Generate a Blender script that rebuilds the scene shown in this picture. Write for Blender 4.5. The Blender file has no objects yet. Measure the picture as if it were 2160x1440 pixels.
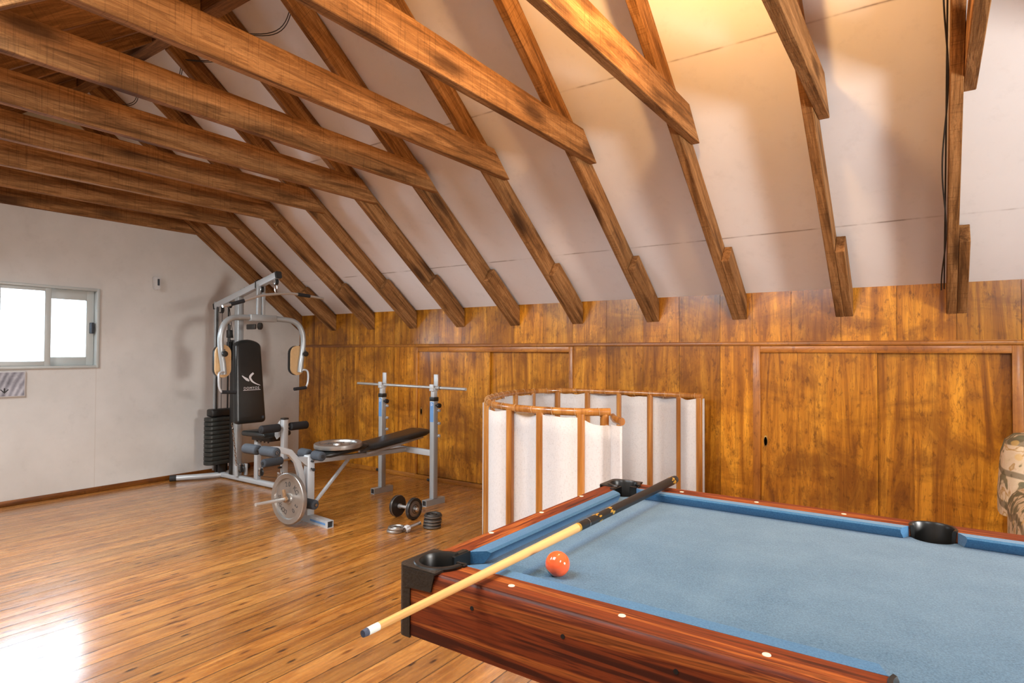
import bpy, bmesh, math, random
from mathutils import Vector, Matrix
random.seed(7)
C = bpy.context.scene.collection
PI = math.pi
R = math.radians
V = Vector

# ------------------------------------------------------------------ node helpers
class NT:
    def __init__(s, name):
        s.m = bpy.data.materials.new(name); s.m.use_nodes = True
        s.nt = s.m.node_tree; s.n = s.nt.nodes; s.l = s.nt.links
        s.b = s.n['Principled BSDF']; s.out = s.n['Material Output']
    def new(s, t, **k):
        n = s.n.new(t)
        for a, v in k.items(): setattr(n, a, v)
        return n
    def link(s, a, b): s.l.new(a, b)
    def setin(s, sock, v):
        if hasattr(v, 'is_output') or isinstance(v, bpy.types.NodeSocket): s.l.new(v, sock)
        else: sock.default_value = v
    def coord(s, kind='Object', scale=(1,1,1), loc=(0,0,0), rot=(0,0,0), rand=0.0):
        tc = s.new('ShaderNodeTexCoord'); mp = s.new('ShaderNodeMapping')
        mp.inputs['Scale'].default_value = scale; mp.inputs['Location'].default_value = loc
        mp.inputs['Rotation'].default_value = rot
        src = tc.outputs[kind]
        if rand:
            oi = s.new('ShaderNodeObjectInfo')
            mu = s.new('ShaderNodeMath', operation='MULTIPLY'); mu.inputs[1].default_value = rand
            s.link(oi.outputs['Random'], mu.inputs[0])
            ad = s.new('ShaderNodeVectorMath', operation='ADD')
            s.link(src, ad.inputs[0]); s.link(mu.outputs[0], ad.inputs[1]); src = ad.outputs[0]
        s.link(src, mp.inputs['Vector']); return mp.outputs[0]
    def noise(s, vec, scale=1, detail=4, rough=.55, dist=0.0):
        n = s.new('ShaderNodeTexNoise'); n.inputs['Scale'].default_value = scale
        n.inputs['Detail'].default_value = detail; n.inputs['Roughness'].default_value = rough
        n.inputs['Distortion'].default_value = dist
        s.link(vec, n.inputs['Vector']); return n.outputs['Fac']
    def ramp(s, fac, stops, interp='LINEAR'):
        r = s.new('ShaderNodeValToRGB'); r.color_ramp.interpolation = interp
        e = r.color_ramp.elements
        while len(e) < len(stops): e.new(0.5)
        for i, (p, c) in enumerate(stops):
            e[i].position = p
            if not hasattr(c, '__len__'): c = (c, c, c)
            e[i].color = (c[0], c[1], c[2], 1)
        s.link(fac, r.inputs[0]); return r.outputs[0]
    def mix(s, fac, a, b, mode='MIX'):
        m = s.new('ShaderNodeMix', data_type='RGBA', blend_type=mode)
        s.setin(m.inputs[0], fac)
        for k, v in ((6, a), (7, b)):
            if hasattr(v, '__len__') and not isinstance(v, bpy.types.NodeSocket):
                v = tuple(v) + ((1,) if len(v) == 3 else ())
            s.setin(m.inputs[k], v)
        return m.outputs[2]
    def math(s, op, a, b=None, c=None):
        m = s.new('ShaderNodeMath', operation=op)
        s.setin(m.inputs[0], a)
        if b is not None: s.setin(m.inputs[1], b)
        if c is not None: s.setin(m.inputs[2], c)
        return m.outputs[0]
    def bump(s, h, strength=.3, dist=.01, prev=None):
        b = s.new('ShaderNodeBump'); b.inputs['Strength'].default_value = strength
        b.inputs['Distance'].default_value = dist; s.link(h, b.inputs['Height'])
        if prev is not None: s.link(prev, b.inputs['Normal'])
        s.link(b.outputs[0], s.b.inputs['Normal']); return b.outputs[0]
    def col(s, c): s.setin(s.b.inputs['Base Color'], c if isinstance(c, bpy.types.NodeSocket) else (*c, 1))
    def set(s, **k):
        for a, v in k.items(): s.setin(s.b.inputs[a.replace('_', ' ')], v)
    def attr(s, name):
        a = s.new('ShaderNodeAttribute'); a.attribute_name = name; return a.outputs['Fac']

M = {}
def simple(name, c, rough=.5, metal=0, coat=0, nz=0.0, ns=200, bumps=0.0):
    t = NT(name)
    if nz or bumps:
        v = t.coord(scale=(1,1,1)); f = t.noise(v, ns, 3)
        if nz:
            t.col(t.mix(f, tuple(max(0, x*(1-nz)) for x in c), tuple(min(1, x*(1+nz)) for x in c)))
        else: t.col(c)
        if bumps: t.bump(f, bumps, .002)
    else: t.col(c)
    t.set(Roughness=rough, Metallic=metal, Coat_Weight=coat)
    M[name] = t.m; return t.m

def knots(t, vec, r0, r1, frac, dims='3D'):
    vo = t.new('ShaderNodeTexVoronoi', voronoi_dimensions=dims); t.link(vec, vo.inputs['Vector']); vo.inputs['Scale'].default_value = 1
    vo.inputs['Randomness'].default_value = 1
    d = t.ramp(vo.outputs['Distance'], [(r0, 1), (r1, 0)])
    sp = t.new('ShaderNodeSeparateColor'); t.link(vo.outputs['Color'], sp.inputs[0])
    k = t.math('GREATER_THAN', sp.outputs[0], 1-frac)
    return t.math('MULTIPLY', d, k), vo.outputs['Distance']

# rough sawn beam timber, grain along local Y
def beam_mat(name, c_hi, c_lo, c_dk):
    t = NT(name)
    v = t.coord(scale=(14, 1.1, 14), rand=37.0)
    f = t.noise(v, 1.6, 8, .68, .6)
    base = t.ramp(f, [(.33, c_dk), (.46, c_lo), (.60, c_hi)])
    fl = t.math('FRACT', t.math('MULTIPLY', f, 10))
    base = t.mix(t.ramp(fl, [(.0, .5), (.2, 0), (.85, 0), (1, .5)]), base, c_dk)
    v2 = t.coord(scale=(60, 3, 60), rand=11.0)
    g = t.noise(v2, 2.0, 3, .7)
    base = t.mix(t.ramp(g, [(.35, .0), (.75, .55)]), base, c_dk)
    vk = t.coord(scale=(7, 2.1, 7), rand=19.0)
    k, dist = knots(t, vk, .14, .36, .55)
    base = t.mix(t.math('MULTIPLY', k, .8), base, (c_dk[0]*.45, c_dk[1]*.4, c_dk[2]*.4))
    # saw marks across the board
    v3 = t.coord(scale=(4, 160, 4), rand=5.0); sm = t.noise(v3, 1, 2, .5)
    base = t.mix(t.ramp(sm, [(.56, 0), (.70, .38)]), base, (c_dk[0]*.6, c_dk[1]*.6, c_dk[2]*.6))
    t.col(base); t.set(Roughness=.78, Specular_IOR_Level=.18)
    t.bump(t.math('ADD', g, t.math('MULTIPLY', sm, .5)), .5, .005)
    M[name] = t.m
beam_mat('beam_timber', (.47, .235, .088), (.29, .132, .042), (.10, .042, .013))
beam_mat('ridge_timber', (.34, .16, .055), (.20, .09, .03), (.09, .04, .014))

# stained plywood panelling, vertical grain (Z)
def panel_mat(name, c_hi, c_mid, c_dk, rough=.28, axis='z'):
    t = NT(name)
    sc = (9, 9, .8) if axis == 'z' else ((.8, 9, 9) if axis == 'x' else (9, .8, 9))
    sc2 = (70, 70, 2.2) if axis == 'z' else ((2.2, 70, 70) if axis == 'x' else (70, 2.2, 70))
    v = t.coord(scale=sc)
    tone = t.attr('tone')
    off = t.new('ShaderNodeVectorMath', operation='ADD')
    t.link(v, off.inputs[0])
    mt = t.math('MULTIPLY', tone, 31.0); t.link(mt, off.inputs[1])
    f = t.noise(off.outputs[0], 1.0, 6, .6, 1.6)
    base = t.ramp(f, [(.30, c_dk), (.47, c_mid), (.66, c_hi)])
    fl = t.math('FRACT', t.math('MULTIPLY', f, 13))
    base = t.mix(t.ramp(fl, [(.0, .55), (.18, 0), (.85, 0), (1, .55)]), base, c_dk)
    f2 = t.noise(t.coord(scale=sc2), 1.0, 3, .6, .2)
    base = t.mix(t.ramp(f2, [(.48, 0), (.74, .42)]), base, tuple(x*.7 for x in c_dk))
    blot = t.noise(t.coord(scale=(2.2, 2.2, 3.4), loc=(3, 1, 7)), 1, 5, .65, .8)
    base = t.mix(t.ramp(blot, [(.46, 0), (.62, .62)]), base, tuple(x*.9 for x in c_dk))
    speck = t.noise(t.coord(scale=(30, 30, 14)), 1, 3, .7)
    base = t.mix(t.ramp(speck, [(.56, 0), (.68, .6)]), base, tuple(x*.6 for x in c_dk))
    br = t.math('ADD', t.math('MULTIPLY', tone, .45), .78)
    hsv = t.new('ShaderNodeHueSaturation'); t.link(base, hsv.inputs['Color']); t.link(br, hsv.inputs['Value'])
    hsv.inputs['Saturation'].default_value = 1.0
    t.col(hsv.outputs[0]); t.set(Roughness=rough, Coat_Weight=.25, Coat_Roughness=.18)
    t.bump(f2, .05, .002)
    M[name] = t.m
panel_mat('panel_wood', (.70, .31, .026), (.46, .172, .010), (.18, .055, .004))
panel_mat('trim_wood', (.50, .20, .022), (.40, .145, .014), (.24, .075, .008), axis='x', rough=.42)
panel_mat('trim_wood_upright', (.50, .20, .022), (.40, .145, .014), (.24, .075, .008), rough=.42)
panel_mat('base_wood', (.34, .12, .018), (.22, .07, .010), (.10, .03, .006), axis='y')

# floorboards run along Y
def floor_mat():
    t = NT('floorboards')
    tc = t.new('ShaderNodeTexCoord'); sp = t.new('ShaderNodeSeparateXYZ'); t.link(tc.outputs['Object'], sp.inputs[0])
    W = .118
    u = t.math('DIVIDE', sp.outputs[0], W)
    row = t.math('FLOOR', u); fr = t.math('FRACT', u)
    wn = t.new('ShaderNodeTexWhiteNoise', noise_dimensions='1D'); t.link(row, wn.inputs['W'])
    rnd = wn.outputs['Value']
    cb = t.new('ShaderNodeCombineXYZ')
    t.link(t.math('MULTIPLY', sp.outputs[0], 26), cb.inputs[0])
    t.link(t.math('ADD', t.math('MULTIPLY', sp.outputs[1], 2.3), t.math('MULTIPLY', rnd, 40)), cb.inputs[1])
    t.link(t.math('MULTIPLY', rnd, 9), cb.inputs[2])
    f = t.noise(cb.outputs[0], 1, 6, .62, .8)
    base = t.ramp(f, [(.28, (.14, .040, .006)), (.45, (.33, .118, .017)), (.70, (.53, .235, .048))])
    cb2 = t.new('ShaderNodeCombineXYZ')
    t.link(t.math('MULTIPLY', sp.outputs[0], 90), cb2.inputs[0]); t.link(t.math('MULTIPLY', sp.outputs[1], 6.0), cb2.inputs[1])
    g = t.noise(cb2.outputs[0], 1, 3, .6)
    fl = t.math('FRACT', t.math('MULTIPLY', f, 9))
    base = t.mix(t.ramp(fl, [(.0, .38), (.16, 0), (.9, 0), (1, .38)]), base, (.16, .05, .008))
    base = t.mix(t.ramp(g, [(.48, 0), (.76, .55)]), base, (.13, .04, .008))
    # wear blotches
    bl = t.noise(t.coord(scale=(1.6, .8, 1)), 1, 4, .6)
    base = t.mix(t.ramp(bl, [(.4, 0), (.7, .35)]), base, (.46, .25, .09))
    # knots: small dark streaks
    cb3 = t.new('ShaderNodeCombineXYZ')
    t.link(t.math('MULTIPLY', sp.outputs[0], 17.0), cb3.inputs[0]); t.link(t.math('ADD', t.math('MULTIPLY', sp.outputs[1], 5.6), t.math('MULTIPLY', rnd, 17)), cb3.inputs[1])
    k, d = knots(t, cb3.outputs[0], .07, .19, .30, '2D')
    base = t.mix(t.math('MULTIPLY', k, .93), base, (.035, .012, .004))
    hal = t.math('MULTIPLY', t.ramp(d, [(.08, .8), (.34, 0)]), t.math('GREATER_THAN', rnd, .25))
    base = t.mix(t.math('MULTIPLY', hal, .6), base, (.22, .07, .012))
    hsv = t.new('ShaderNodeHueSaturation'); t.link(base, hsv.inputs['Color'])
    t.link(t.math('ADD', t.math('MULTIPLY', rnd, .45), .78), hsv.inputs['Value'])
    seam = t.math('MINIMUM', fr, t.math('SUBTRACT', 1, fr))
    sm = t.ramp(seam, [(.010, 1), (.034, 0)])
    t.col(t.mix(t.math('MULTIPLY', sm, .85), hsv.outputs[0], (.03, .012, .005)))
    cup = t.math('POWER', t.math('ABSOLUTE', t.math('SUBTRACT', fr, .5)), 2.0)
    h = t.math('SUBTRACT', t.math('MULTIPLY', g, .05), t.math('MULTIPLY', sm, .5))
    h = t.math('ADD', h, t.math('MULTIPLY', cup, -1.0))
    h = t.math('ADD', h, t.math('MULTIPLY', t.noise(t.coord(scale=(5, 2.2, 1)), 1, 2, .5), .55))
    t.bump(h, .42, .006)
    rg = t.ramp(g, [(.3, .22), (.8, .38)])
    t.set(Roughness=rg, Coat_Weight=.7, Coat_Roughness=.16, Specular_IOR_Level=.5)
    M['floor'] = t.m
floor_mat()

def plaster(name, c1, c2, joints=None, vert=None):
    t = NT(name)
    a = t.noise(t.coord(scale=(1.3, 1.3, 1.3)), 1, 5, .6)
    b = t.noise(t.coord(scale=(9, 9, 9), loc=(4, 4, 4)), 1, 5, .7)
    base = t.mix(t.ramp(a, [(.3, 0), (.7, 1)]), c1, c2)
    base = t.mix(t.ramp(b, [(.55, 0), (.8, .25)]), base, tuple(x*.72 for x in c1))
    tc = t.new('ShaderNodeTexCoord'); sp = t.new('ShaderNodeSeparateXYZ'); t.link(tc.outputs['Object'], sp.inputs[0])
    if joints:
        for y in joints:
            wob = t.math('MULTIPLY', t.math('SUBTRACT', t.noise(t.coord(scale=(2, 2, 2)), 1, 2), .5), .008)
            d = t.math('ABSOLUTE', t.math('SUBTRACT', t.math('ADD', sp.outputs[1], wob), y))
            ln = t.ramp(d, [(.0016, 1), (.0045, 0)])
            br = t.ramp(t.noise(t.coord(scale=(5, .2, .2), loc=(y, 0, 0)), 1, 3), [(.42, .1), (.58, .8)])
            base = t.mix(t.math('MULTIPLY', ln, br), base, (.16, .10, .07))
    if vert:
        for y in vert:
            d = t.math('ABSOLUTE', t.math('SUBTRACT', sp.outputs[1], y))
            lo = t.math('LESS_THAN', sp.outputs[2], 1.13)
            base = t.mix(t.math('MULTIPLY', t.math('MULTIPLY', t.ramp(d, [(.001, .6), (.004, 0)]), lo), .6), base, (.36, .27, .2))
    t.col(base); t.set(Roughness=.85, Specular_IOR_Level=.2)
    t.bump(b, .12, .004)
    M[name] = t.m
plaster('plaster_slope', (.84, .82, .82), (.90, .875, .875), joints=(4.115, 3.095))
plaster('plaster_wall', (.56, .545, .515), (.68, .66, .63), vert=(2.385,))

# table veneer, grain along X
def veneer(name, axis='x', hi=(.42, .115, .022), mid=(.20, .036, .008), dk=(.050, .009, .004)):
    t = NT(name)
    s1 = (1.1, 30, 30) if axis == 'x' else (30, 1.1, 30)
    s2 = (5, 160, 160) if axis == 'x' else (160, 5, 160)
    f = t.noise(t.coord(scale=s1), 1, 5, .6, .5)
    base = t.ramp(f, [(.36, dk), (.44, mid), (.52, mid), (.60, hi), (.72, mid)])
    fl = t.math('FRACT', t.math('MULTIPLY', f, 8))
    base = t.mix(t.ramp(fl, [(.0, .7), (.25, 0), (.8, 0), (1, .7)]), base, dk)
    g = t.noise(t.coord(scale=s2), 1, 3, .6)
    base = t.mix(t.ramp(g, [(.45, 0), (.75, .6)]), base, dk)
    t.col(base); t.set(Roughness=.50, Specular_IOR_Level=.3); t.bump(g, .05, .002)
    M[name] = t.m
veneer('veneer_x', 'x'); veneer('veneer_y', 'y')

def cloth_mat(name, c1, c2, speck, rough=.95):
    t = NT(name)
    f = t.noise(t.coord(scale=(1, 1, 1)), 260, 3, .75)
    base = t.mix(t.ramp(f, [(.35, 0), (.65, 1)]), c1, c2)
    g = t.noise(t.coord(scale=(1, 1, 1), loc=(3, 3, 3)), 620, 1, .5)
    base = t.mix(t.ramp(g, [(.66, 0), (.80, .7)]), base, speck)
    h = t.noise(t.coord(scale=(1, 1, 1), loc=(8, 3, 3)), 6, 3, .6)
    base = t.mix(t.ramp(h, [(.35, 0), (.75, .18)]), base, speck)
    t.col(base); t.set(Roughness=rough, Sheen_Weight=.25, Sheen_Roughness=.5, Specular_IOR_Level=.15)
    t.bump(f, .25, .001)
    M[name] = t.m
cloth_mat('cloth_bed', (.018, .072, .140), (.066, .160, .255), (.22, .36, .48))
cloth_mat('cloth_cushion', (.022, .105, .230), (.045, .165, .315), (.10, .24, .38))

simple('black_plastic', (.012, .011, .010), .38)
simple('black_rubber', (.018, .018, .018), .7, bumps=.2)
simple('black_guard', (.022, .018, .014), .42, nz=.5, ns=160, bumps=.9)
simple('foam_grey', (.045, .055, .068), .8, nz=.3, ns=120, bumps=.3)
simple('foam_black', (.014, .015, .018), .75, nz=.3, ns=120, bumps=.3)
simple('pad_vinyl', (.016, .018, .018), .30, nz=.2, ns=90, bumps=.15)
simple('grey_paint', (.40, .43, .44), .32, .35)
simple('grey_paint_light', (.50, .53, .55), .34, .25)
simple('chrome', (.62, .62, .62), .16, 1)
simple('steel_bar', (.60, .60, .58), .34, .7)
simple('cast_plate', (.40, .385, .36), .36, .85, nz=.22, ns=14, bumps=.2)
simple('cast_plate_text', (.07, .065, .06), .6, .3)
simple('rust', (.30, .17, .085), .6, .4, nz=.4, ns=120)
simple('dark_iron', (.05, .045, .04), .42, .55, nz=.4, ns=40)
simple('iron_edge', (.30, .29, .27), .35, .8)
simple('stack_plate', (.030, .033, .030), .40, .2, nz=.25, ns=30)
simple('tan_board', (.66, .42, .20), .5, nz=.12, ns=40)
simple('blue_sticker', (.12, .27, .52), .4)
simple('white_plastic', (.60, .60, .60), .35)
simple('white_mark', (.78, .78, .80), .5)
simple('pearl', (.85, .74, .58), .25)
simple('window_white', (.46, .49, .475), .4)
simple('cord_tan', (.56, .36, .17), .7)
simple('cable_black', (.02, .018, .016), .5)
simple('gold', (.72, .40, .06), .35, .6, nz=.5, ns=160)
simple('brass', (.60, .42, .16), .3, 1)
simple('ferrule_white', (.78, .84, .80), .35, nz=.15, ns=90)
simple('tip_blue', (.06, .08, .13), .8, nz=.6, ns=300)
simple('pocket_black', (.010, .010, .009), .34)
simple('hole_dark', (.006, .005, .004), .7)

def maple():
    t = NT('maple'); f = t.noise(t.coord(scale=(60, 2, 60)), 1, 4, .6)
    t.col(t.ramp(f, [(.3, (.62, .32, .10)), (.7, (.80, .50, .20))])); t.set(Roughness=.32, Coat_Weight=.3); M['maple'] = t.m
maple()
def screen_wood():
    t = NT('screen_wood'); f = t.noise(t.coord(scale=(30, 30, 1.6)), 1, 4, .6)
    t.col(t.ramp(f, [(.3, (.22, .075, .012)), (.52, (.40, .155, .030)), (.75, (.56, .27, .065))])); t.set(Roughness=.26, Coat_Weight=.4); M['screen_wood'] = t.m
screen_wood()
def screen_cloth():
    t = NT('screen_cloth')
    w = t.noise(t.coord(scale=(1, 1, .35)), 170, 2, .6); w2 = t.noise(t.coord(scale=(.4, .4, 1)), 230, 2, .6)
    s = t.math('ADD', w, w2)
    t.col(t.ramp(s, [(.6, (.58, .555, .545)), (1.3, (.76, .74, .73))])); t.set(Roughness=.9, Specular_IOR_Level=.15)
    tr = t.new('ShaderNodeBsdfTranslucent'); tr.inputs[0].default_value = (.75, .70, .66, 1)
    mx = t.new('ShaderNodeMixShader'); mx.inputs[0].default_value = .25
    t.link(t.b.outputs[0], mx.inputs[1]); t.link(tr.outputs[0], mx.inputs[2]); t.link(mx.outputs[0], t.out.inputs[0])
    t.bump(s, .35, .002); M['screen_cloth'] = t.m
screen_cloth()
def tapestry():
    t = NT('tapestry')
    a = t.noise(t.coord(scale=(1, 1, 1)), 7.5, 2, .5, 2.0)
    base = t.ramp(a, [(.36, (.13, .135, .085)), (.43, (.20, .17, .10)), (.455, (.62, .50, .34)), (.56, (.68, .56, .42)), (.60, (.42, .25, .08)), (.66, (.70, .58, .40))], 'LINEAR')
    z = t.new('ShaderNodeTexWave', wave_type='BANDS', bands_direction='Z'); t.link(t.coord(), z.inputs['Vector'])
    z.inputs['Scale'].default_value = 2.3; z.inputs['Distortion'].default_value = 4; z.inputs['Detail'].default_value = 2
    base = t.mix(t.ramp(z.outputs['Fac'], [(.86, 0), (.93, .75)]), base, (.10, .085, .05))
    vo = t.new('ShaderNodeTexVoronoi'); t.link(t.coord(), vo.inputs['Vector']); vo.inputs['Scale'].default_value = 13
    base = t.mix(t.ramp(vo.outputs['Distance'], [(.18, .6), (.24, 0)]), base, (.66, .42, .12))
    f = t.noise(t.coord(), 240, 2, .6)
    base = t.mix(t.math('MULTIPLY', f, .35), base, (.30, .22, .14))
    t.col(base); t.set(Roughness=.92, Specular_IOR_Level=.15); t.bump(f, .4, .002); M['tapestry'] = t.m
tapestry()
def poster_mat():
    t = NT('poster_print')
    w = t.new('ShaderNodeTexWave', wave_type='BANDS', bands_direction='Y'); t.link(t.coord(rot=(.35, 0, 0)), w.inputs['Vector'])
    w.inputs['Scale'].default_value = 7; w.inputs['Distortion'].default_value = 3.5; w.inputs['Detail'].default_value = 3
    n = t.noise(t.coord(), 12, 4, .6)
    s = t.math('ADD', t.math('MULTIPLY', w.outputs['Fac'], .28), t.math('MULTIPLY', n, .75))
    t.col(t.ramp(s, [(.2, (.10, .10, .12)), (.5, (.30, .30, .34)), (.8, (.55, .55, .60))])); t.set(Roughness=.5); M['poster_print'] = t.m
poster_mat()
def glass():
    t = NT('window_glass')
    tr = t.new('ShaderNodeBsdfTransparent'); gl = t.new('ShaderNodeBsdfGlossy'); gl.inputs['Roughness'].default_value = .03
    fr = t.new('ShaderNodeFresnel'); fr.inputs[0].default_value = 1.3
    mx = t.new('ShaderNodeMixShader'); t.link(fr.outputs[0], mx.inputs[0]); t.link(tr.outputs[0], mx.inputs[1]); t.link(gl.outputs[0], mx.inputs[2])
    t.link(mx.outputs[0], t.out.inputs[0]); M['glass'] = t.m
glass()
def ball_mat():
    t = NT('ball_orange')
    d = V((-.50, -.52, -.69)).normalized()
    tc = t.new('ShaderNodeTexCoord'); nm = t.new('ShaderNodeVectorMath', operation='NORMALIZE'); t.link(tc.outputs['Object'], nm.inputs[0])
    dp = t.new('ShaderNodeVectorMath', operation='DOT_PRODUCT'); t.link(nm.outputs[0], dp.inputs[0]); dp.inputs[1].default_value = d
    k = dp.outputs['Value']
    c = t.ramp(k, [(.0, (.90, .125, .035)), (.885, (.90, .125, .035)), (.89, (.75, .66, .48)), (.91, (.75, .66, .48)), (.915, (.012, .012, .012))], 'CONSTANT')
    t.col(c); t.set(Roughness=.12, Coat_Weight=.5, Coat_Roughness=.05); M['ball'] = t.m
ball_mat()

# ------------------------------------------------------------------ geometry helpers
class MB:
    def __init__(s): s.bm = bmesh.new(); s.tone = s.bm.verts.layers.float.new('tone'); s.tv = .5
    def _tag(s, vs):
        for v in vs: v[s.tone] = s.tv
    def poly(s, verts, faces):
        vs = [s.bm.verts.new(v) for v in verts]; s._tag(vs)
        for f in faces:
            try: s.bm.faces.new([vs[i] for i in f])
            except ValueError: pass
        return vs
    def box(s, c, size, rot=None, bev=0.0, seg=2):
        x, y, z = (q/2 for q in size)
        pts = [V(p) for p in ((-x,-y,-z),(x,-y,-z),(x,y,-z),(-x,y,-z),(-x,-y,z),(x,-y,z),(x,y,z),(-x,y,z))]
        if rot is not None: pts = [rot @ p for p in pts]
        pts = [p + V(c) for p in pts]
        vs = s.poly(pts, [(3,2,1,0),(4,5,6,7),(0,1,5,4),(1,2,6,5),(2,3,7,6),(3,0,4,7)])
        if bev:
            ed = set(e for v in vs for e in v.link_edges)
            r = bmesh.ops.bevel(s.bm, geom=list(ed), offset=bev, segments=seg, profile=.5, affect='EDGES', clamp_overlap=True)
            s._tag(r['verts'])
        return s
    def box2(s, a, b, bev=0.0, seg=2):
        a, b = V(a), V(b); return s.box((a+b)/2, [abs(q) for q in (b-a)], None, bev, seg)
    def frame(s, d, up=None):
        d = V(d).normalized()
        up = V(up) if up else (V((0,0,1)) if abs(d.z) < .95 else V((1,0,0)))
        x = up.cross(d).normalized(); y = d.cross(x); return x, y, d
    def rings(s, rings, cap=True, closed=False):
        n = len(rings[0]); allv = []
        for r in rings:
            vs = [s.bm.verts.new(p) for p in r]; s._tag(vs); allv.append(vs)
        m = len(rings)
        for i in range(m if closed else m-1):
            a, b = allv[i], allv[(i+1) % m]
            for j in range(n):
                try: s.bm.faces.new((a[j], a[(j+1) % n], b[(j+1) % n], b[j]))
                except ValueError: pass
        if cap and not closed:
            try: s.bm.faces.new(list(reversed(allv[0]))); s.bm.faces.new(allv[-1])
            except ValueError: pass
        return s
    def tube(s, path, r, seg=16, closed=False, up=None, cap=True, flat=None):
        path = [V(p) for p in path]; n = len(path); rs = r if hasattr(r, '__len__') else [r]*n
        rings = []; px = None
        for i, p in enumerate(path):
            if closed: d = path[(i+1) % n] - path[i-1]
            else: d = path[min(i+1, n-1)] - path[max(i-1, 0)]
            d.normalize()
            if px is None: x, y, _ = s.frame(d, up)
            else:
                x = px - d*px.dot(d); x.normalize(); y = d.cross(x)
            px = x
            kx, ky = flat if flat else (1, 1)
            rings.append([p + (x*math.cos(2*PI*k/seg)*kx + y*math.sin(2*PI*k/seg)*ky)*rs[i] for k in range(seg)])
        return s.rings(rings, cap, closed)
    def sq(s, path, w, h=None, up=(0,0,1), rad=.15):
        # square-section tube with rounded corners
        h = h or w; path = [V(p) for p in path]; n = len(path); rings = []
        prof = []
        cx, cy, rr = w/2, h/2, min(w, h)*rad
        for (sx, sy, a0) in ((1,1,0),(-1,1,90),(-1,-1,180),(1,-1,270)):
            for k in range(4):
                a = R(a0 + 30*k); prof.append((sx*(cx-rr)+math.cos(a)*rr, sy*(cy-rr)+math.sin(a)*rr))
        for i, p in enumerate(path):
            d = (path[min(i+1,n-1)] - path[max(i-1,0)]).normalized()
            u = V(up)
            if abs(u.dot(d)) > .95: u = V((1,0,0))
            x = u.cross(d).normalized(); y = d.cross(x)
            rings.append([p + x*a + y*b for a, b in prof])
        return s.rings(rings)
    def cyl(s, a, b, r, seg=24, r2=None): return s.tube([a, b], [r, r if r2 is None else r2], seg)
    def lathe(s, prof, c=(0,0,0), axis=(0,0,1), seg=40, closed=False):
        x, y, d = s.frame(axis); c = V(c)
        rings = [[c + d*h + (x*math.cos(2*PI*k/seg) + y*math.sin(2*PI*k/seg))*max(r, 1e-5) for k in range(seg)] for r, h in prof]
        return s.rings(rings, cap=not closed, closed=closed)
    def prism(s, pts, vec):
        # pts: planar 3D polygon, extruded by vec
        vec = V(vec); n = len(pts); a = [V(p) for p in pts]; b = [p+vec for p in a]
        return s.poly(a+b, [tuple(reversed(range(n))), tuple(range(n, 2*n))] + [(i, (i+1) % n, n+(i+1) % n, n+i) for i in range(n)])
    def build(s, name, mat, parent=None, world=False, loc=None, smooth=True, angle=35, subsurf=0, origin=None):
        bmesh.ops.recalc_face_normals(s.bm, faces=s.bm.faces)
        if world and parent is not None:
            mi = PM[parent.name].inverted()
            bmesh.ops.transform(s.bm, matrix=mi, verts=s.bm.verts)
        if origin is not None:
            bmesh.ops.translate(s.bm, vec=-V(origin), verts=s.bm.verts)
        me = bpy.data.meshes.new(name); s.bm.to_mesh(me); s.bm.free()
        mats = mat if isinstance(mat, (list, tuple)) else [mat]
        for m in mats: me.materials.append(M[m])
        if smooth:
            me.polygons.foreach_set('use_smooth', [True]*len(me.polygons))
            me.set_sharp_from_angle(angle=R(angle))
        o = bpy.data.objects.new(name, me); C.objects.link(o)
        if parent is not None:
            o.parent = parent; PM[o.name] = PM[parent.name].copy()
        else: PM[o.name] = Matrix()
        if origin is not None: o.location = origin
        if loc is not None: o.location = loc; PM[o.name] = Matrix.Translation(loc)
        if subsurf:
            md = o.modifiers.new('sub', 'SUBSURF'); md.levels = subsurf; md.render_levels = subsurf
        return o
PM = {}
def root(name, loc, rz, label, cat, group=None):
    o = bpy.data.objects.new(name, None); C.objects.link(o); o.location = loc; o.rotation_euler = (0, 0, rz)
    o.empty_display_size = .1
    PM[o.name] = Matrix.Translation(loc) @ Matrix.Rotation(rz, 4, 'Z')
    return tag(o, label, cat, group)
def tag(o, label, cat, group=None):
    o['label'] = label; o['category'] = cat
    if group: o['group'] = group
    return o
def struct(o): o['kind'] = 'structure'; return o
def catmull(P, n=12, closed=False):
    P = [V(p) for p in P]; out = []
    m = len(P)
    for i in range(m if closed else m-1):
        if closed: p0, p1, p2, p3 = P[i-1], P[i], P[(i+1) % m], P[(i+2) % m]
        else: p0, p1, p2, p3 = P[max(i-1,0)], P[i], P[i+1], P[min(i+2, m-1)]
        for k in range(n):
            t = k/n
            out.append(.5*((2*p1)+(-p0+p2)*t+(2*p0-5*p1+4*p2-p3)*t*t+(-p0+3*p1-3*p2+p3)*t**3))
    if not closed: out.append(P[-1])
    return out
def lettering(text, size, name, mat, parent, mtx, depth=.0008, curve=False):
    cu = bpy.data.curves.new('t', 'FONT'); cu.body = text; cu.size = size; cu.align_x = 'CENTER'; cu.align_y = 'CENTER'
    cu.extrude = depth; cu.space_character = 1.25
    ob = bpy.data.objects.new('t', cu); C.objects.link(ob)
    dg = bpy.context.evaluated_depsgraph_get(); dg.update()
    me = bpy.data.meshes.new_from_object(ob.evaluated_get(dg)); me.name = name
    bpy.data.objects.remove(ob); bpy.data.curves.remove(cu)
    me.materials.clear(); me.materials.append(M[mat]); me.transform(mtx)
    if parent is None: return me
    o = bpy.data.objects.new(name, me); C.objects.link(o); o.parent = parent; PM[o.name] = PM[parent.name].copy()
    return o
def ordinal(i): return ['first','second','third','fourth','fifth','sixth','seventh','eighth','ninth','tenth','eleventh','twelfth','thirteenth','fourteenth','fifteenth'][i]

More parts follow.
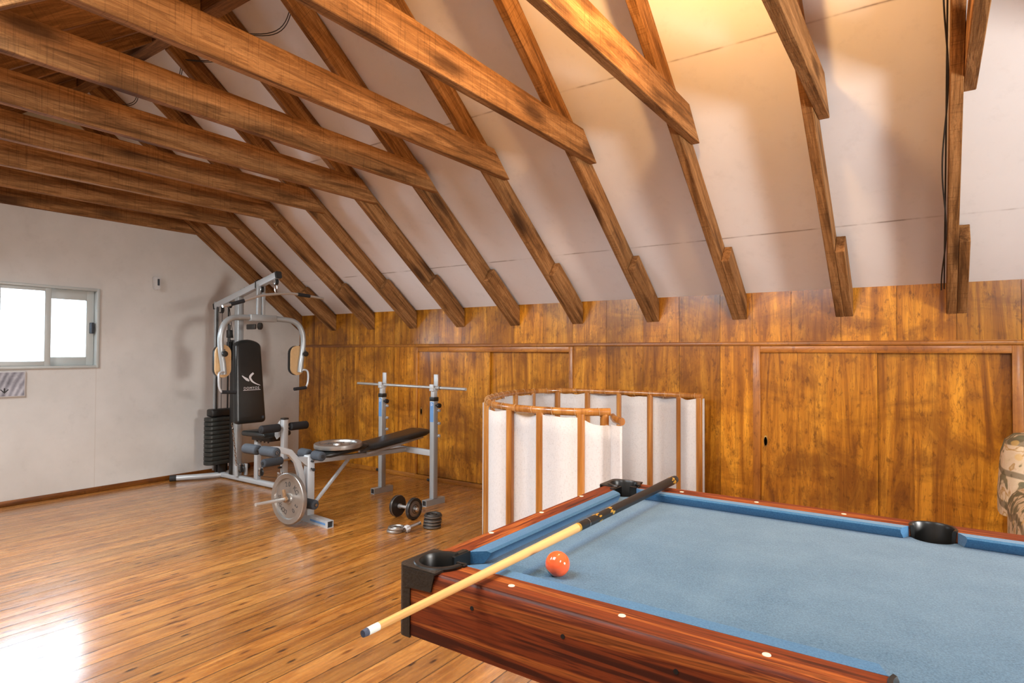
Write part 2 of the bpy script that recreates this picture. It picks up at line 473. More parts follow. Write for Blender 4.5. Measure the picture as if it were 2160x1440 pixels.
# ------------------------------------------------------------------ room constants
YK = 4.549; XL = -6.277; XR = 2.9; YN = -.489; YR = 2.03; SL = .765
zt = 1.717
def roof(y): return zt + SL*(YK-y) if y >= YR else zt + SL*(y-YN)
APEX = roof(YR)

struct(MB().box2((XL-.2, YN-.2, -.12), (XR+.2, YK+.2, 0)).build('floor', 'floor', smooth=False))

def wall_prisms(x0, x1, win, mat, name):
    b = MB(); y0, y1, z0, z1 = win
    def add(p): b.prism([(x0, y, z) for y, z in p], (x1-x0, 0, 0))
    add([(YN-.1, 0), (y0, 0), (y0, roof(y0)+.02), (YN-.1, roof(YN)-.05)])
    add([(y1, 0), (YK+.1, 0), (YK+.1, roof(YK)-.05), (y1, roof(y1)+.02)])
    add([(y0, 0), (y1, 0), (y1, z0), (y0, z0)])
    add([(y0, z1), (y1, z1), (y1, roof(y1)+.02), (YR, APEX+.02), (y0, roof(y0)+.02)])
    return struct(b.build(name, mat, smooth=False))
W1 = (1.615, 2.395, 1.14, 1.845)
W2 = (1.55, 2.50, 1.05, 1.95)
wall_prisms(XL-.16, XL, W1, 'plaster_wall', 'wall_left')
wall_prisms(XR, XR+.16, W2, 'plaster_wall', 'wall_right')
struct(MB().box2((XL-.1, YN-.15, 0), (XR+.1, YN, roof(YN)+.02)).build('wall_front', 'plaster_wall', smooth=False))

# ceiling slopes (boards), the near one cut for unseen roof windows added as fill
nrm = V((0, SL, 1)).normalized()
b = MB()
th = nrm*.06
b.prism([(XL, YK+.12, roof(YK)-SL*.12), (XR, YK+.12, roof(YK)-SL*.12), (XR, YR, APEX), (XL, YR, APEX)], th)
struct(b.build('ceiling', 'plaster_slope', smooth=False))
FILL_RW = [(-5.35, -4.5, .0, .72), (-4.2, -3.4, .0, .72), (-3.05, -2.2, .0, .72), (-1.70, -.85, .0, .72), (.75, 1.65, .0, .72)]  # invented roof windows, out of view, there to let in fill light
b = MB(); th2 = V((0, -SL, 1)).normalized()*.06
def cellp(x0, x1, y0, y1):
    zz = lambda y: zt + SL*(y-YN)
    b.prism([(x0, y0, zz(y0)), (x1, y0, zz(y0)), (x1, y1, zz(y1)), (x0, y1, zz(y1))], th2)
xs = [XL] + [q for w_ in FILL_RW for q in w_[:2]] + [XR]
for i in range(len(xs)-1):
    if i % 2:
        cellp(xs[i], xs[i+1], YN-.12, .0); cellp(xs[i], xs[i+1], .72, YR)
    else: cellp(xs[i], xs[i+1], YN-.12, YR)
struct(b.build('ceiling', 'plaster_slope', smooth=False))

# ------------------------------------------------------------------ knee wall panelling (wall_back)
WY = YK
up = [-6.277, -5.99, -5.64, -5.291, -4.97, -4.659, -4.304, -4.046, -3.752, -3.441, -3.126, -2.821, -2.521, -2.204, -1.885, -1.589, -1.281, -1.054, -.797, -.492, -.178, .128, .431, .75, 1.07, 1.39, 1.7, 2.02, 2.35, 2.62, 2.9]
lo = [-6.277, -5.879, -5.609, -5.286, -4.981, -4.662, -4.348, -2.516, -2.204, -1.885, -1.589, -1.281, -1.051, .434, .75, 1.07, 1.39, 1.7, 2.02, 2.35, 2.62, 2.9]
b = MB()
rt = random.Random(3)
for a, c in zip(up[:-1], up[1:]):
    b.tv = rt.random(); b.box2((a+.0012, WY, 1.345), (c-.0012, WY+.018, zt+.012))
for a, c in zip(lo[:-1], lo[1:]):
    if (a, c) in ((-4.348, -2.516), (-1.051, .434)): continue
    b.tv = rt.random(); b.box2((a+.0012, WY, 0.0), (c-.0012, WY+.018, 1.345))
b.tv = .1; b.box2((XL, WY+.0185, 0), (-4.348, WY+.07, zt+.01)); b.box2((-4.348, WY+.0185, 1.345), (-2.516, WY+.07, zt+.01)); b.box2((-2.516, WY+.0185, 0), (-1.051, WY+.07, zt+.01))
b.box2((-1.051, WY+.0185, 1.345), (.434, WY+.07, zt+.01)); b.box2((.434, WY+.0185, 0), (XR, WY+.07, zt+.01))
b.box2((-4.348, WY+.07, 0), (-2.516, WY+.09, 1.345)); b.box2((-1.051, WY+.07, 0), (.434, WY+.09, 1.345))
struct(b.build('wall_back', 'panel_wood', smooth=False))
# rail moulding under the upper boards
b = MB(); b.tv = .4
b.box2((XL, WY-.010, 1.338), (XR, WY, 1.362), .003)
b.box2((XL, WY-.005, 1.362), (XR, WY, 1.368), .0015)
struct(b.build('trim_1', 'trim_wood', angle=50))
b = MB(); b.tv = .35; b.box2((XL, WY-.012, 0), (-4.35, WY, .045), .003); b.box2((-4.35, WY-.016, 0), (-2.51, WY-.001, .042), .003); b.box2((-2.51, WY-.012, 0), (XR, WY, .045), .003)
struct(b.build('baseboard_back', 'trim_wood', angle=50))
b = MB(); b.tv = .3; b.box2((XL, YN, 0), (XL+.014, WY-.016, .046), .004)
struct(b.build('baseboard_left', 'base_wood', angle=50))

def hatch(n, x0, x1, ox0, ox1, split, hx, hz, front_left=True):
    r = bpy.data.objects.new('door_%d' % n, None); C.objects.link(r); r.location = ((x0+x1)/2, WY, 0); PM[r.name] = Matrix.Translation(r.location); struct(r)
    zh = 1.288; top = 1.336
    b = MB(); b.tv = .75
    b.box2((x0, WY-.012, .042), (ox0, WY+.02, top), .003); b.box2((ox1, WY-.012, .042), (x1, WY+.02, top), .003)
    b.build('door_frame', 'trim_wood_upright', r, world=True, angle=50)
    b = MB(); b.tv = .75; b.box2((ox0-.0005, WY-.012, zh), (ox1+.0005, WY+.02, top), .003)
    b.build('door_head', 'trim_wood', r, world=True, angle=50)
    d1, d2 = WY+.006, WY+.034
    rr = random.Random(n*5)
    b = MB(); k = 3; xs_ = [ox0 + (split+.012-ox0)*i/k for i in range(k+1)]
    for i in range(k):
        b.tv = rr.random()*.35+.35; b.box2((xs_[i], d1, .043), (xs_[i+1], d1+.02, zh+.01))
    p1 = b.build('door_panel', 'panel_wood', r, world=True, smooth=False)
    b = MB(); xs_ = [split-.03 + (ox1-split+.03)*i/k for i in range(k+1)]
    for i in range(k):
        b.tv = rr.random()*.35+.35; b.box2((xs_[i], d2, .043), (xs_[i+1], d2+.02, zh+.01))
    b.build('door_panel', 'panel_wood', r, world=True, smooth=False)
    b = MB(); b.lathe([(.016, 0), (.017, -.002), (.013, -.003), (.012, 0)], (0, 0, 0), (0, 1, 0), 24, closed=True)
    bmesh.ops.scale(b.bm, vec=(.8, 1, 2.4), verts=b.bm.verts); bmesh.ops.translate(b.bm, vec=(hx, d1, hz), verts=b.bm.verts)
    b.build('door_handle', 'brass', p1, world=True)['label'] = 'oval recessed finger pull'
    b = MB(); b.lathe([(.012, -.001), (.0, -.001)], (0, 0, 0), (0, 1, 0), 24)
    bmesh.ops.scale(b.bm, vec=(.8, 1, 2.4), verts=b.bm.verts); bmesh.ops.translate(b.bm, vec=(hx, d1, hz), verts=b.bm.verts)
    b.build('handle_recess', 'hole_dark', p1, world=True)
hatch(1, -4.348, -2.516, -4.322, -2.553, -3.423, -4.277, .68)
hatch(2, -1.051, .434, -1.0, .385, -.3, -.968, .662)

# ------------------------------------------------------------------ windows
def window(n, x, sgn, w, mid, arch=True):
    y0, y1, z0, z1 = w
    r = bpy.data.objects.new('window_%d' % n, None); C.objects.link(r); r.location = (x, (y0+y1)/2, z0); PM[r.name] = Matrix.Translation(r.location); struct(r)
    def ring(b, xa, xb, a0, a1, c0, c1, l, rr, bt, tp, bev=.004):
        b.box2((xa, a0, c0), (xb, a0+l, c1), bev); b.box2((xa, a1-rr, c0), (xb, a1, c1), bev)
        b.box2((xa, a0+l-.002, c0), (xb, a1-rr+.002, c0+bt), bev); b.box2((xa, a0+l-.002, c1-tp), (xb, a1-rr+.002, c1), bev)
    f = sgn
    b = MB(); ring(b, x+f*.015, x-f*.14, y0-.012, y1+.008, z0-.010, z1+.008, .028, .024, .024, .024)
    b.build('window_frame', 'window_white', r, world=True, angle=50)
    b = MB(); ring(b, x+f*.004, x-f*.03, y0+.018, mid+.012, z0+.014, z1-.016, .052, .047, .040, .030); 
    s1 = b.build('sash', 'window_white', r, world=True, angle=50)
    b = MB(); b.box2((x-f*.012, y0+.06, z0+.05), (x-f*.016, mid-.03, z1-.04)); b.build('pane', 'glass', s1, world=True, smooth=False)
    b = MB(); ring(b, x-f*.040, x-f*.075, mid-.02, y1-.018, z0+.014, z1-.016, .03, .062, .075, .088)
    s2 = b.build('sash', 'window_white', r, world=True, angle=50)
    b = MB(); b.box2((x-f*.055, mid, z0+.08), (x-f*.059, y1-.07, z1-.09)); b.build('pane', 'glass', s2, world=True, smooth=False)
    b = MB(); b.box2((x+f*.0, y1-.055, (z0+z1)/2-.05), (x-f*.043, y1-.030, (z0+z1)/2+.05), .004)
    b.box2((x+f*.004, y1-.048, (z0+z1)/2-.025), (x, y1-.038, (z0+z1)/2+.025), .002)
    b.build('latch', 'foam_grey', s2, world=True)
window(1, XL, 1, W1, 2.022)
window(2, XR, -1, W2, 2.02)
for i, (x0, x1, y0, y1) in enumerate(FILL_RW):  # frames and panes of the added, unseen roof windows
    r = bpy.data.objects.new('window_%d' % (i+3), None); C.objects.link(r); zm = zt+SL*(.36-YN)
    r.location = ((x0+x1)/2, (y0+y1)/2, zm); PM[r.name] = Matrix.Translation(r.location); struct(r)
    zz = lambda y: zt + SL*(y-YN)
    b = MB()
    for (xa, xb, ya, yb) in ((x0, x0+.05, y0, y1), (x1-.05, x1, y0, y1), (x0, x1, y0, y0+.05), (x0, x1, y1-.05, y1)):
        b.prism([(xa, ya, zz(ya)-.02), (xb, ya, zz(ya)-.02), (xb, yb, zz(yb)-.02), (xa, yb, zz(yb)-.02)], th2*1.4)
    b.build('window_frame', 'window_white', r, world=True, smooth=False)
    b = MB(); b.prism([(x0+.04, y0+.04, zz(y0+.04)+.03), (x1-.04, y0+.04, zz(y0+.04)+.03), (x1-.04, y1-.04, zz(y1-.04)+.03), (x0+.04, y1-.04, zz(y1-.04)+.03)], V((0, 0, .004)))
    b.build('pane', 'glass', r, world=True, smooth=False)

# ------------------------------------------------------------------ roof timbers
th37 = math.atan(SL)
def slope_member(name, poly, x0, x1, ang, mat, parent=None):
    """poly: list of (y,z) world; local Y runs along the member"""
    o0 = V((x0, poly[0][0], poly[0][1])); rm = Matrix.Rotation(ang, 3, 'X'); inv = rm.inverted()
    pts = [inv @ (V((x0, y, z)) - o0) for y, z in poly]
    b = MB(); b.prism(pts, (x1-x0, 0, 0))
    ed = [e for e in b.bm.edges]; bmesh.ops.bevel(b.bm, geom=ed, offset=.003, segments=1, affect='EDGES', clamp_overlap=True)
    me_o = b.build(name, mat, smooth=False)
    me_o.rotation_euler = (ang, 0, 0); me_o.location = o0
    PM[me_o.name] = Matrix.Translation(o0) @ Matrix.Rotation(ang, 4, 'X')
    if parent is not None:
        me_o.parent = parent; me_o.matrix_parent_inverse = PM[parent.name].inverted()
    return me_o
X_ = [-6.225, -5.60, -4.965, -4.34, -3.71, -3.065, -2.42, -1.75, -1.09, -.42, .18, .84, 1.50, 2.15, 2.80]
zu = 1.525
und = lambda y: zu + SL*(YK-y)
ff = YK-.0015
cs, sn = math.cos(th37), math.sin(th37)
for i, x in enumerate(X_):
    last = 'against the white window wall' if i == 0 else None
    rx1 = x if i == 0 else x-.052; rx0 = rx1-.050
    lab = ('sloping brown roof rafter running down against the white window wall' if i == 0 else
           'sloping brown roof rafter above the wood panelling, %s one out from the window wall' % ordinal(i-1))
    o = slope_member('roof_rafter', [(ff, und(ff)), (ff, roof(ff)-.003), (2.083, roof(2.083)-.003), (2.083, und(2.083))], rx0, rx1, -th37, 'beam_timber')
    tag(o, lab, 'rafter', 'rafters over the panelled wall')
    if i > 0:
        L = .60; D = .135
        B = (ff-cs*L, und(ff)+sn*L); T = (B[0]+sn*D, B[1]+cs*D)
        s_ = slope_member('sister_block', [(ff, und(ff)+.001), (ff, und(ff)+D/cs), T, B], x-.051, x, -th37, 'beam_timber', o)
        s_['label'] = 'short timber block nailed beside the rafter foot'
    # opposite rafter
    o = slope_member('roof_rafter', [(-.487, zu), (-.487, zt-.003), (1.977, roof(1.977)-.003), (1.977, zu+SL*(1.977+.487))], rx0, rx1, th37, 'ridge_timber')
    if i < 11: tag(o, 'dark rafter of the far roof slope behind the ties, %s one from the window wall' % ordinal(i), 'rafter', 'rafters of the far roof slope')
    else: tag(o, 'dark rafter of the far roof slope, out past the pool table end', 'rafter', 'rafters of the far roof slope')
    # collar tie
    if i == 0:
        pt = [(.85+.10, 2.495), (3.27, 2.495), (3.06, 2.662), (1.0, 2.662)]
    else:
        ye = [0, 3.37, 3.40, 3.40, 3.43, 3.44, 3.46, 3.475, 3.475, 3.50, 3.51, 3.45, 3.45, 3.45, 3.45][i]
        ye = min(ye, 3.475); pt = [(4.06-ye, 2.495), (ye, 2.495), (ye-.185, 2.662), (4.06-ye+.185, 2.662)]
    cx0, cx1 = (rx0+.0, rx1) if i == 0 else (x-.051, x)
    if i == 0:
        pt = [(.953, 2.495), (und and 3.274, 2.495), (3.060, 2.655), (1.0, 2.655)]
        pt = [(.80, 2.494), (3.278, 2.494), (3.068, 2.654), (1.01, 2.654)]
    o = slope_member('collar_tie', pt, cx0, cx1, 0, 'beam_timber')
    tag(o, 'horizontal brown collar tie %s' % ('lying against the white window wall' if i == 0 else 'crossing overhead, %s one out from the window wall' % ordinal(i-1)), 'beam', 'collar ties across the room')
b = MB(); b.box2((-.05, 0, -.09), (.05, XR-XL-.004, .075), .003)
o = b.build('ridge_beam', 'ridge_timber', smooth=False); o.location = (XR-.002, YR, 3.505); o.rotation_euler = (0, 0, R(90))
tag(o, 'dark ridge beam running along the roof peak', 'beam')

# cables along rafter and ridge
b = MB()
xa = X_[10]-.108
def on_slope(y, off): return (y, und(y)+off)
for dx, off, ph in ((0, .03, 0), (-.010, .012, 1.3)):
    pth = []
    for k in range(60):
        y = 4.40 - k*(4.40-2.2)/59
        pth.append((xa-.006+dx*(.4+math.sin(k*.33+ph)), y, und(y)+off+.012*math.sin(k*.21+ph)))
    b.tube(pth, .0035, 8)
tag(b.build('electrical_cable', 'cable_black'), 'thin black cables stapled along the rafter above the right hatch', 'cable')
b = MB()
for k, (x0, x1) in enumerate(((-3.75, -3.15), (-4.40, -3.75), (-5.1, -4.45), (-5.75, -5.15))):
    for q in (0, .012):
        pth = [(x0+(x1-x0)*t, 2.20+q+.10*math.sin(t*PI), und(2.20)+.06-.035*math.sin(t*PI)*(1+q*20)) for t in [j/14 for j in range(15)]]
        b.tube(pth, .003, 6)
tag(b.build('electrical_cable', 'cable_black'), 'slack black cable looping between rafters near the roof peak', 'cable')

# ------------------------------------------------------------------ small wall things
r = root('motion_detector', (XL, 2.892, 1.885), 0, 'small white motion detector high on the white window wall', 'detector')
b = MB(); b.prism([(0, -.030, .02), (0, -.018, 0), (0, .018, 0), (0, .030, .02), (0, .034, .13), (0, -.034, .13)], (.035, 0, 0))
bmesh.ops.bevel(b.bm, geom=list(b.bm.edges), offset=.006, segments=3, affect='EDGES')
b.build('housing', 'white_plastic', r)
b = MB(); b.box2((.034, -.001, .045), (.042, .018, .11), .004); b.build('lens', 'foam_grey', r)
r = root('poster', (XL, 1.70, .90), 0, 'grey and white picture hanging under the small window', 'picture')
b = MB(); b.box2((.001, -.16, 0), (.016, .158, .212), .004); b.build('backing_board', 'white_plastic', r)
b = MB(); b.box2((.0161, -.152, .008), (.0175, .150, .204)); b.build('print', 'poster_print', r, smooth=False)
b = MB(); b.prism([(.0176, .012, .075), (.0176, .022, .075), (.0176, .022, .04), (.0176, .012, .04)], (.0008, 0, 0))
b.prism([(.0176, -.012, .062), (.0176, .017, .030), (.0176, .046, .062), (.0176, .040, .066), (.0176, .017, .042), (.0176, -.006, .066)], (.0008, 0, 0))
b.build('printed_arrow', 'black_plastic', r, smooth=False)

# ------------------------------------------------------------------ pool table
TC = V((0, 1.575, 0))
T = root('pool_table', TC, 0, 'pool table with blue cloth and dark red wood rails', 'pool table')
HX, HY = 1.005, .575; RW_ = .085; zr = .795; zb = .7625
PK = [(sx*.938, sy*.508, .054) for sx in (-1, 1) for sy in (-1, 1)] + [(0, sy*.508, .0535) for sy in (-1, 1)]
def bite(poly_rect, circles, n=26):
    """rectangle minus circles that cross its border -> polygon (ccw)"""
    x0, y0, x1, y1 = poly_rect
    cor = [(x0, y0), (x1, y0), (x1, y1), (x0, y1)]
    N = 700; per = []
    for k in range(4):
        a, c = cor[k], cor[(k+1) % 4]
        for j in range(N): per.append((a[0]+(c[0]-a[0])*j/N, a[1]+(c[1]-a[1])*j/N))
    ins = [next((ci for ci, (cx, cy, cr) in enumerate(circles) if (p[0]-cx)**2+(p[1]-cy)**2 < cr*cr), -1) for p in per]
    st = next(i for i in range(len(per)) if ins[i] == -1)
    out = []; i = 0; L = len(per)
    def key(i): return (st+i) % L
    while i < L:
        q = key(i)
        if ins[q] == -1:
            if q % N == 0 or (ins[(q+1) % L] != -1) or (ins[q-1] != -1): out.append(per[q])
            i += 1
        else:
            ci = ins[q]; j = i
            while j < L and ins[key(j)] == ci: j += 1
            cx, cy, cr = circles[ci]; a0 = math.atan2(per[q][1]-cy, per[q][0]-cx); e = per[key(j-1)]; a1 = math.atan2(e[1]-cy, e[0]-cx)
            # go through the inside of the rectangle: clockwise sweep
            da = a1-a0
            while da > 0: da -= 2*PI
            for k in range(n+1):
                a = a0+da*k/n; out.append((cx+cr*math.cos(a), cy+cr*math.sin(a)))
            i = j
    return out
bed = bite((-.936, -.491, .936, .491), PK)
b = MB(); b.prism([(x, y, zb-.02) for x, y in bed], (0, 0, .02)); b.build('playing_cloth', 'cloth_bed', T, smooth=False)
b = MB(); b.box2((-.93, -.485, zb-.06), (.93, .485, zb-.0205)); 
# pockets need holes below: keep the slate short of the pockets
b.bm.free(); b = MB(); b.box2((-.86, -.43, zb-.06), (.86, .43, zb-.0205)); b.build('bed_board', 'black_plastic', T, smooth=False)
# cabinet sides
def rail_round(b, a, c, out, w):
    """rail top board from a to c (xy), outward dir out, width w; rounded outer edge"""
    pass
for sy in (-1, 1):
    b = MB()
    prof = [(HY-.0125, zr-.150), (HY-.0, zr-.150), (HY, zr-.034)]
    for k in range(1, 7):
        a = R(90*k/7); prof.append((HY-.0125+.0125*math.cos(a), zr-.034+.0318*math.sin(a)))
    prof += [(HY-.0125, zr-.0022)]
    b.prism([(-HX+.012, sy*y, z) for y, z in prof], (2*HX-.024, 0, 0))
    o = b.build('cabinet_side', 'veneer_x', T, angle=40)
    tops = bite((-.893, HY-RW_ if sy > 0 else -(HY-.0122), .893, (HY-.0122) if sy > 0 else -(HY-RW_)), [PK[4 if sy < 0 else 5]])
    b = MB(); b.prism([(x, y, zr-.03) for x, y in tops], (0, 0, .028)); b.build('rail_top', 'veneer_x', T, smooth=False)
for sx in (-1, 1):
    b = MB()
    prof = [(HX-.0125, zr-.150), (HX-.0, zr-.150), (HX, zr-.034)]
    for k in range(1, 7):
        a = R(90*k/7); prof.append((HX-.0125+.0125*math.cos(a), zr-.034+.0318*math.sin(a)))
    prof += [(HX-.0125, zr-.0022)]
    b.prism([(sx*y, -HY+.026, z) for y, z in prof], (0, 2*HY-.052, 0))
    b.build('cabinet_side', 'veneer_y', T, angle=40)
    b = MB(); b.box2((sx*(HX-.0122), -.452, zr-.030), (sx*(HX-.070), .452, zr-.002)); b.build('rail_top', 'veneer_y', T, smooth=False)
# cushions
cp = [(0, zr-.002), (.034, zr-.0015), (.042, zr-.006), (.040, zr-.014), (.028, zb+.001), (0, zb+.001)]
def cushion(p0, p1, inw, k0, k1):
    p0, p1, inw = V(p0), V(p1), V(inw); d = (p1-p0).normalized()
    r0 = [p0 + inw*q + d*(k0*q) + V((0, 0, z)) for q, z in cp]; r1 = [p1 + inw*q - d*(k1*q) + V((0, 0, z)) for q, z in cp]
    b = MB(); b.rings([r0, r1]); b.build('cushion', 'cloth_cushion', T, angle=25)
for sy in (-1, 1):
    yy = sy*(HY-RW_-.0005)
    cushion((-.882, yy, 0), (-.056, yy, 0), (0, -sy, 0), 1.0, .45)
    cushion((.056, yy, 0), (.882, yy, 0), (0, -sy, 0), .45, 1.0)
for sx in (-1, 1):
    xx = sx*(HX-.0705)
    cushion((xx, -.408, 0), (xx, .412, 0), (-sx, 0, 0), .8, .8)
# diamond sights
for sx in (-1, 1):
    for y in (-.257, 0, .257):
        b = MB(); b.lathe([(.0072, 0), (.0068, .0008), (0, .0011)], (sx*.983, y+.006, zr-.002), seg=20); b.build('diamond_sight', 'pearl', T)
for sy in (-1, 1):
    for x in (-.726, -.476, -.223, .223, .476, .726):
        b = MB(); b.lathe([(.0072, 0), (.0068, .0008), (0, .0011)], (x, sy*.526, zr-.002), seg=20); b.build('diamond_sight', 'pearl', T)
# bolt holes on the long sides
for sy in (-1, 1):
    for x in (-.792, -.574, -.356, .356, .574, .792):
        b = MB(); b.cyl((x, sy*(HY-.003), zr-.048), (x, sy*(HY+.0012), zr-.048), .0045, 16); b.build('bolt_hole', 'hole_dark', T)
# corner guards with pocket liners
for i, (sx, sy) in enumerate(((-1, -1), (1, -1), (-1, 1), (1, 1))):
    cx, cy, cr = .938, .508, .050
    ox, oy = HX+.003, HY+.003
    def arc(c0, r, a0, a1, n): return [(c0[0]+r*math.cos(R(a0+(a1-a0)*k/n)), c0[1]+r*math.sin(R(a0+(a1-a0)*k/n))) for k in range(n+1)]
    # top plate in the +x +y quadrant, mirrored
    outer = [(.895, oy)] + arc((ox-.022, oy-.022), .022, 90, 0, 8) + [(ox, .452)]
    inner = [(HX-.070, .452), (HX-.070, .414), (HX-.062, .412)] + arc((cx, cy), cr, -78, 168, 30) + [(.875, HY-RW_+.012), (.875, HY-RW_)]
    outer = [(.893, HY-RW_+.014), (.893, oy)] + arc((ox-.022, oy-.022), .022, 90, 0, 8) + [(ox, .452)]
    inner = [(HX-.056, .452), (HX-.056, .414), (HX-.070, .412), (HX-.070, .452)][1:3] + arc((cx, cy), cr, -92, 182, 34) + [(.873, HY-RW_), (.873, HY-RW_+.012)]
    outer = outer + [(HX-.056, .452)]
    pl = [(sx*x, sy*y, zr-.0015) for x, y in outer+inner]
    b = MB(); b.prism(pl, (0, 0, .005))
    # flaps over the rail edges and the corner strip down to the bottom
    fl = [(.895, oy), (ox-.022, oy)]
    b.prism([(sx*.895, sy*HY, zr), (sx*(ox-.022), sy*HY, zr), (sx*(ox-.022), sy*HY, zr-.044), (sx*(.905), sy*HY, zr-.040)], (0, sy*.004, 0))
    b.prism([(sx*HX, sy*.452, zr), (sx*HX, sy*(oy-.022), zr), (sx*HX, sy*(oy-.022), zr-.044), (sx*HX, sy*.460, zr-.040)], (sx*.004, 0, 0))
    strip = [(ox-.040, oy), ] + arc((ox-.022, oy-.022), .022, 90, 0, 8) + [(ox, oy-.040), (ox-.006, oy-.040)] + [(p[0], p[1]) for p in arc((ox-.024, oy-.024), .018, 0, 90, 6)] + [(ox-.040, oy-.006)]
    b.prism([(sx*x, sy*y, zr-.155) for x, y in strip], (0, 0, .1555))
    b.build('corner_guard', 'black_guard', T, angle=30)['label'] = 'textured black corner guard'
    b = MB()
    ring = [(cr+.012, zr+.0035), (cr+.010, zr+.0065), (cr, zr+.0065), (cr-.004, zr-.002), (cr-.006, zb-.075), (.004, zb-.10), (.004, zb-.104), (cr-.003, zb-.08)]
    # open-mouthed liner: sweep only the outer arc
    a0, a1 = -92, 182; seg = 34; rg = []
    for k in range(seg+1):
        a = R(a0+(a1-a0)*k/seg); rg.append([(sx*(cx+r_*math.cos(a)), sy*(cy+r_*math.sin(a)), z) for r_, z in ring])
    b.rings(rg)
    a0, a1 = 182, 268; rg = []
    ring2 = [(cr+.006, zb-.0205), (cr-.001, zb-.0195), (cr-.006, zb-.075), (.004, zb-.10), (.004, zb-.104), (cr-.003, zb-.08)]
    for k in range(seg+1):
        a = R(a0+(a1-a0)*k/seg); rg.append([(sx*(cx+r_*math.cos(a)), sy*(cy+r_*math.sin(a)), z) for r_, z in ring2])
    b.rings(rg)
    b.box2((sx*.9290, sy*.409, zb-.004), (sx*.9365, sy*.470, zr+.0015)); b.box2((sx*.880, sy*.4835, zb-.004), (sx*.905, sy*.4915, zr+.0015))
    b.build('pocket', 'pocket_black', T, angle=40)
for sy in (-1, 1):
    cx, cy, cr = 0, .508, .050
    ring = [(cr+.008, zr-.0005), (cr+.006, zr+.002), (cr, zr+.001), (cr-.003, zr-.006), (cr-.006, zb-.075), (.004, zb-.10), (.004, zb-.104), (cr-.003, zb-.08)]
    b = MB(); rg = []; seg = 30
    for k in range(seg+1):
        a = R(-24+(228)*k/seg)
        rg.append([(cx+r_*math.cos(a), sy*(cy+r_*math.sin(a)), z) for r_, z in ring])
    b.rings(rg); rg = []
    ring2 = [(cr+.006, zb-.0205), (cr-.001, zb-.0195), (cr-.006, zb-.075), (.004, zb-.10), (.004, zb-.104), (cr-.003, zb-.08)]
    for k in range(seg+1):
        a = R(204+(132)*k/seg); rg.append([(cx+r_*math.cos(a), sy*(cy+r_*math.sin(a)), z) for r_, z in ring2])
    b.rings(rg); b.build('pocket', 'pocket_black', T, angle=40)
for sx in (-1, 1):
    for sy in (-1, 1):
        b = MB(); b.box2((sx*.60, sy*.30, .02), (sx*.69, sy*.39, zb-.0605), .006); b.cyl((sx*.645, sy*.345, 0), (sx*.645, sy*.345, .022), .03)
        b.build('leg', 'veneer_x', T, angle=50)
for sy in (-1, 1):
    b = MB(); b.box2((-.72, sy*.40, zb-.15), (.72, sy*.42, zb-.0605)); b.build('underframe_rail', 'veneer_x', T, smooth=False)

# cue: lies over the left end of the table
ya, yb = .698, 2.20; za = .8095; zc_ = .8135
CU = root('pool_cue', (-.785, ya, za), 0, 'pool cue with pale shaft and black butt lying across the table', 'cue')
slope = math.atan2(zc_-za, yb-ya)
CU.rotation_euler = (slope, 0, 0)
Lc = yb-ya
def cueseg(name, y0, y1, r0, r1, mat, n=6):
    b = MB(); b.tube([(0, y0+(y1-y0)*k/n, 0) for k in range(n+1)], [r0+(r1-r0)*k/n for k in range(n+1)], 28); return b.build(name, mat, CU)
rr = lambda y: .0068 + (.0148-.0068)*min(1, y/1.25)
cueseg('tip', 0, .010, .0060, .0068, 'tip_blue'); cueseg('ferrule', .010, .034, .0068, .0070, 'ferrule_white')
cueseg('shaft', .034, .742, .0070, .0118, 'maple')
cueseg('joint_collar', .742, .752, .0120, .0121, 'gold')
bt = cueseg('butt', .752, 1.478, .0120, .0155, 'black_plastic', 10)
cueseg('ring', .800, .803, .01235, .01235, 'chrome').parent = bt
cueseg('bumper', 1.478, Lc, .0150, .0130, 'black_rubber')
def motif(y0, y1, seed, mat):
    rn = random.Random(seed); b = MB()
    for q in range(9):
        a = rn.uniform(-.9, 1.9)+PI/2*0; yy = y0+(y1-y0)*rn.random(); rad = .0120+(.0155-.0120)*(yy-.752)/(1.478-.752)+.0003
        c = []; w = rn.uniform(.006, .012); h = rn.uniform(.35, .75)
        for k in range(7):
            t = 2*PI*k/7; da = h*math.cos(t)*.5*rn.uniform(.6, 1.2); dy = w*math.sin(t)*rn.uniform(.6, 1.2)
            c.append((rad*math.cos(a+da), yy+dy, rad*math.sin(a+da)))
        b.poly(c+[(rad*math.cos(a)*1.02, yy, rad*math.sin(a)*1.02)], [(k, (k+1) % 7, 7) for k in range(7)])
    o = b.build('inlay', mat, bt); o['label'] = 'golden flame inlay'
motif(.845, .875, 1, 'gold'); motif(.925, .950, 2, 'gold'); motif(1.43, 1.465, 5, 'gold')

b = MB(); bmesh.ops.create_uvsphere(b.bm, u_segments=48, v_segments=24, radius=.0286)
o = b.build('billiard_ball', 'ball', loc=(-.717, 1.224, zb+.0286))
tag(o, 'glossy orange red billiard ball on the blue cloth', 'ball')

